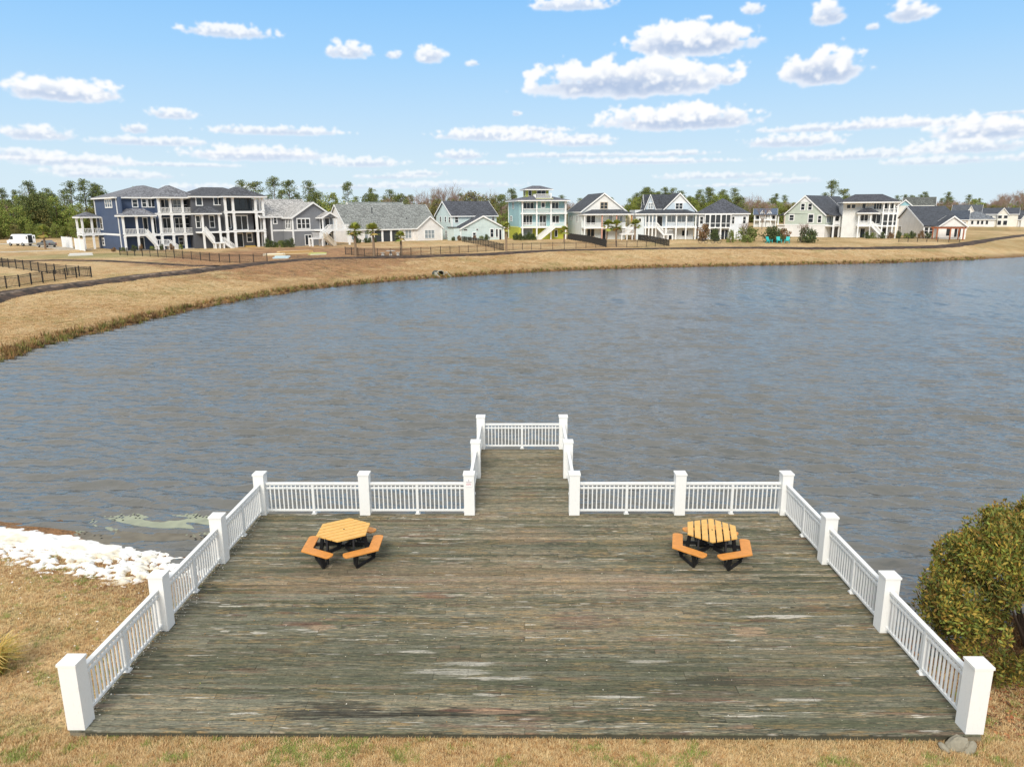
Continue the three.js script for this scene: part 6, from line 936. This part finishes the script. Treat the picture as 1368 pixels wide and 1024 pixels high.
// teal garden chairs
function lawnChair(x, z, a, label) { const c = thing('garden_chair', label, 'chair', x, height(x, z), z, a, 'teal garden chairs'), m = paint('#2fb3b0'); part(c, 'seat', prism([[-0.3, 0.32], [0.35, 0.42], [0.35, 0.47], [-0.3, 0.37]], -0.28, 0.28, 'x'), m); part(c, 'backrest', prism([[-0.28, 0.34], [-0.33, 0.36], [-0.62, 1.08], [-0.56, 1.1]], -0.3, 0.3, 'x'), m); for (const s of [-1, 1]) { part(c, 'armrest', box(s * 0.36 - 0.07, s * 0.36 + 0.07, 0.6, 0.64, -0.45, 0.42), m); part(c, 'leg', box(s * 0.36 - 0.03, s * 0.36 + 0.03, 0, 0.6, 0.28, 0.38), m); part(c, 'leg', bar([s * 0.34, 0.02, -0.6], [s * 0.34, 0.36, 0.1], 0.05, 0.1), m); } return c; }
lawnChair(53.4, -143.4, 0.5, 'leftmost of the teal garden chairs by the dark shrubs').scale.setScalar(1.25); lawnChair(55.4, -143.2, 0, 'middle of the teal garden chairs by the dark shrubs').scale.setScalar(1.25); lawnChair(57.2, -143.2, -0.5, 'rightmost of the teal garden chairs by the dark shrubs').scale.setScalar(1.25);
{ // brown timber pergola
  const p = thing('pergola', 'brown timber pergola on the patio of the sloping-roofed house', 'pergola', 100.3, height(100.3, -159), -159, -12 * D2R), m = paint('#a4623f'); for (const [x, z] of [[-2.8, -1.6], [2.8, -1.6], [-2.8, 1.6], [2.8, 1.6], [0, 1.6]]) part(p, 'post', box(x - 0.12, x + 0.12, -0.2, 2.6, z - 0.12, z + 0.12), m); for (const z of [-1.6, 1.6]) part(p, 'beam', box(-3.3, 3.3, 2.602, 2.85, z - 0.08, z + 0.08), m); for (let k = 0; k < 11; k++) part(p, 'rafter', box(-3.1 + k * 0.62 - 0.05, -3.1 + k * 0.62 + 0.05, 2.853, 3.03, -2.1, 2.1), m);
}
// bicycles standing before the screened-porch house
function bicycle(x, z, a, label) { const b = thing('bicycle', label, 'bicycle', x, height(x, z), z, a, 'bicycles'), m = paint('#22262a'); for (const s of [-0.52, 0.52]) { const g = new THREE.TorusGeometry(0.33, 0.035, 8, 24); g.translate(s, 0.365, 0); part(b, 'wheel', plain(g), tyre); } part(b, 'frame', [bar([-0.52, 0.36, 0], [0, 0.32, 0], 0.05), bar([0, 0.32, 0], [-0.18, 0.85, 0], 0.05), bar([0, 0.32, 0], [0.4, 0.78, 0], 0.05), bar([-0.16, 0.78, 0], [0.4, 0.8, 0], 0.05), bar([0.52, 0.36, 0], [0.36, 1.0, 0], 0.05)], m); part(b, 'saddle', box(-0.32, -0.06, 0.86, 0.92, -0.08, 0.08), m); part(b, 'handlebar', bar([0.34, 1.0, -0.3], [0.34, 1.0, 0.3], 0.05), m); return b; }
bicycle(38.9, -142.4, 0.2, 'left dark bicycle before the screened-porch house').scale.setScalar(1.25); bicycle(41.6, -142.2, -0.2, 'right dark bicycle before the screened-porch house').scale.setScalar(1.25);
// building stuff lying in the unfinished yards
function stack(x, z, a, n, L, w, cols, label) { const t = thing('lumber_stack', label, 'lumber', x, height(x, z), z, a), r = rngOf(Math.round(x * -10)); for (let k = 0; k < n; k++) { const lay = Math.floor(k / 3), c = k % 3, s = (r() - 0.5) * 0.5; part(t, 'board', box(-L / 2 + s, L / 2 + s, 0.02 + lay * 0.2, 0.19 + lay * 0.2, (c - 1.5) * w + 0.02, (c - 0.5) * w - 0.02), paint(cols[Math.floor(r() * cols.length)])); } return t; }
stack(-39.0, -108, 0.7, 9, 5.6, 0.5, ['#d6b37c', '#c79f66', '#e0c79a'], 'stack of pale boards in the yard of the grey gabled house'); stack(-41.5, -104.5, 0.2, 5, 3.2, 0.5, ['#e7dcc4', '#cdb48a'], 'small heap of pale boards before the charcoal house'); stack(-35, -107.4, 0.5, 5, 2.6, 0.45, ['#c9c36a', '#dcd8b8', '#b9bd74'], 'small stack of yellow-green boards beside the grey house stair'); stack(-38.6, -99.5, 0.1, 4, 2.4, 0.5, ['#bcd0d6', '#d9e2e2', '#8fb0b8'], 'pale blue-grey sheets lying in the bare soil near the path'); stack(-74, -104.6, 0.6, 4, 3.4, 0.6, ['#d9d6cf', '#cfcac0'], 'pale slabs lying on the lawn below the blue house');
{ // patio chairs and table by the palms
  const m = paint('#d8d4cc'); const t = thing('patio_table', 'pale patio table with stools by the short palm', 'table', -22.4, height(-22.4, -107), -107); part(t, 'table_top', new THREE.CylinderGeometry(0.8, 0.8, 0.07, 20).translate(0, 0.8, 0), m); part(t, 'pedestal', new THREE.CylinderGeometry(0.12, 0.3, 0.76, 12).translate(0, 0.38, 0), m);
  for (const [x, z, l] of [[-23.7, -106.6, 'pale patio stool left of the patio table'], [-21.1, -106.6, 'pale patio stool right of the patio table']]) { const s = thing('patio_stool', l, 'stool', x, height(x, z), z, 0, 'patio stools'); part(s, 'seat', new THREE.CylinderGeometry(0.36, 0.36, 0.08, 16).translate(0, 0.5, 0), m); part(s, 'base', new THREE.CylinderGeometry(0.16, 0.3, 0.46, 12).translate(0, 0.23, 0), m); }
}
{ // leaning bare sapling at the screened-porch house and one by the sage house
  for (const [x, z, a, l] of [[49.5, -148, 0.15, 'thin bare sapling beside the screened-porch house'], [60.6, -144.6, -0.05, 'thin bare sapling before the sage green gable']]) { const o = protos.bare[0].clone(); o.name = numbered('bare_sapling'); o.position.set(x, height(x, z), z); o.scale.setScalar(0.36); o.rotation.z = a; scene.add(o); tag(o, l, 'tree'); }
}

renderer.render(scene, camera);
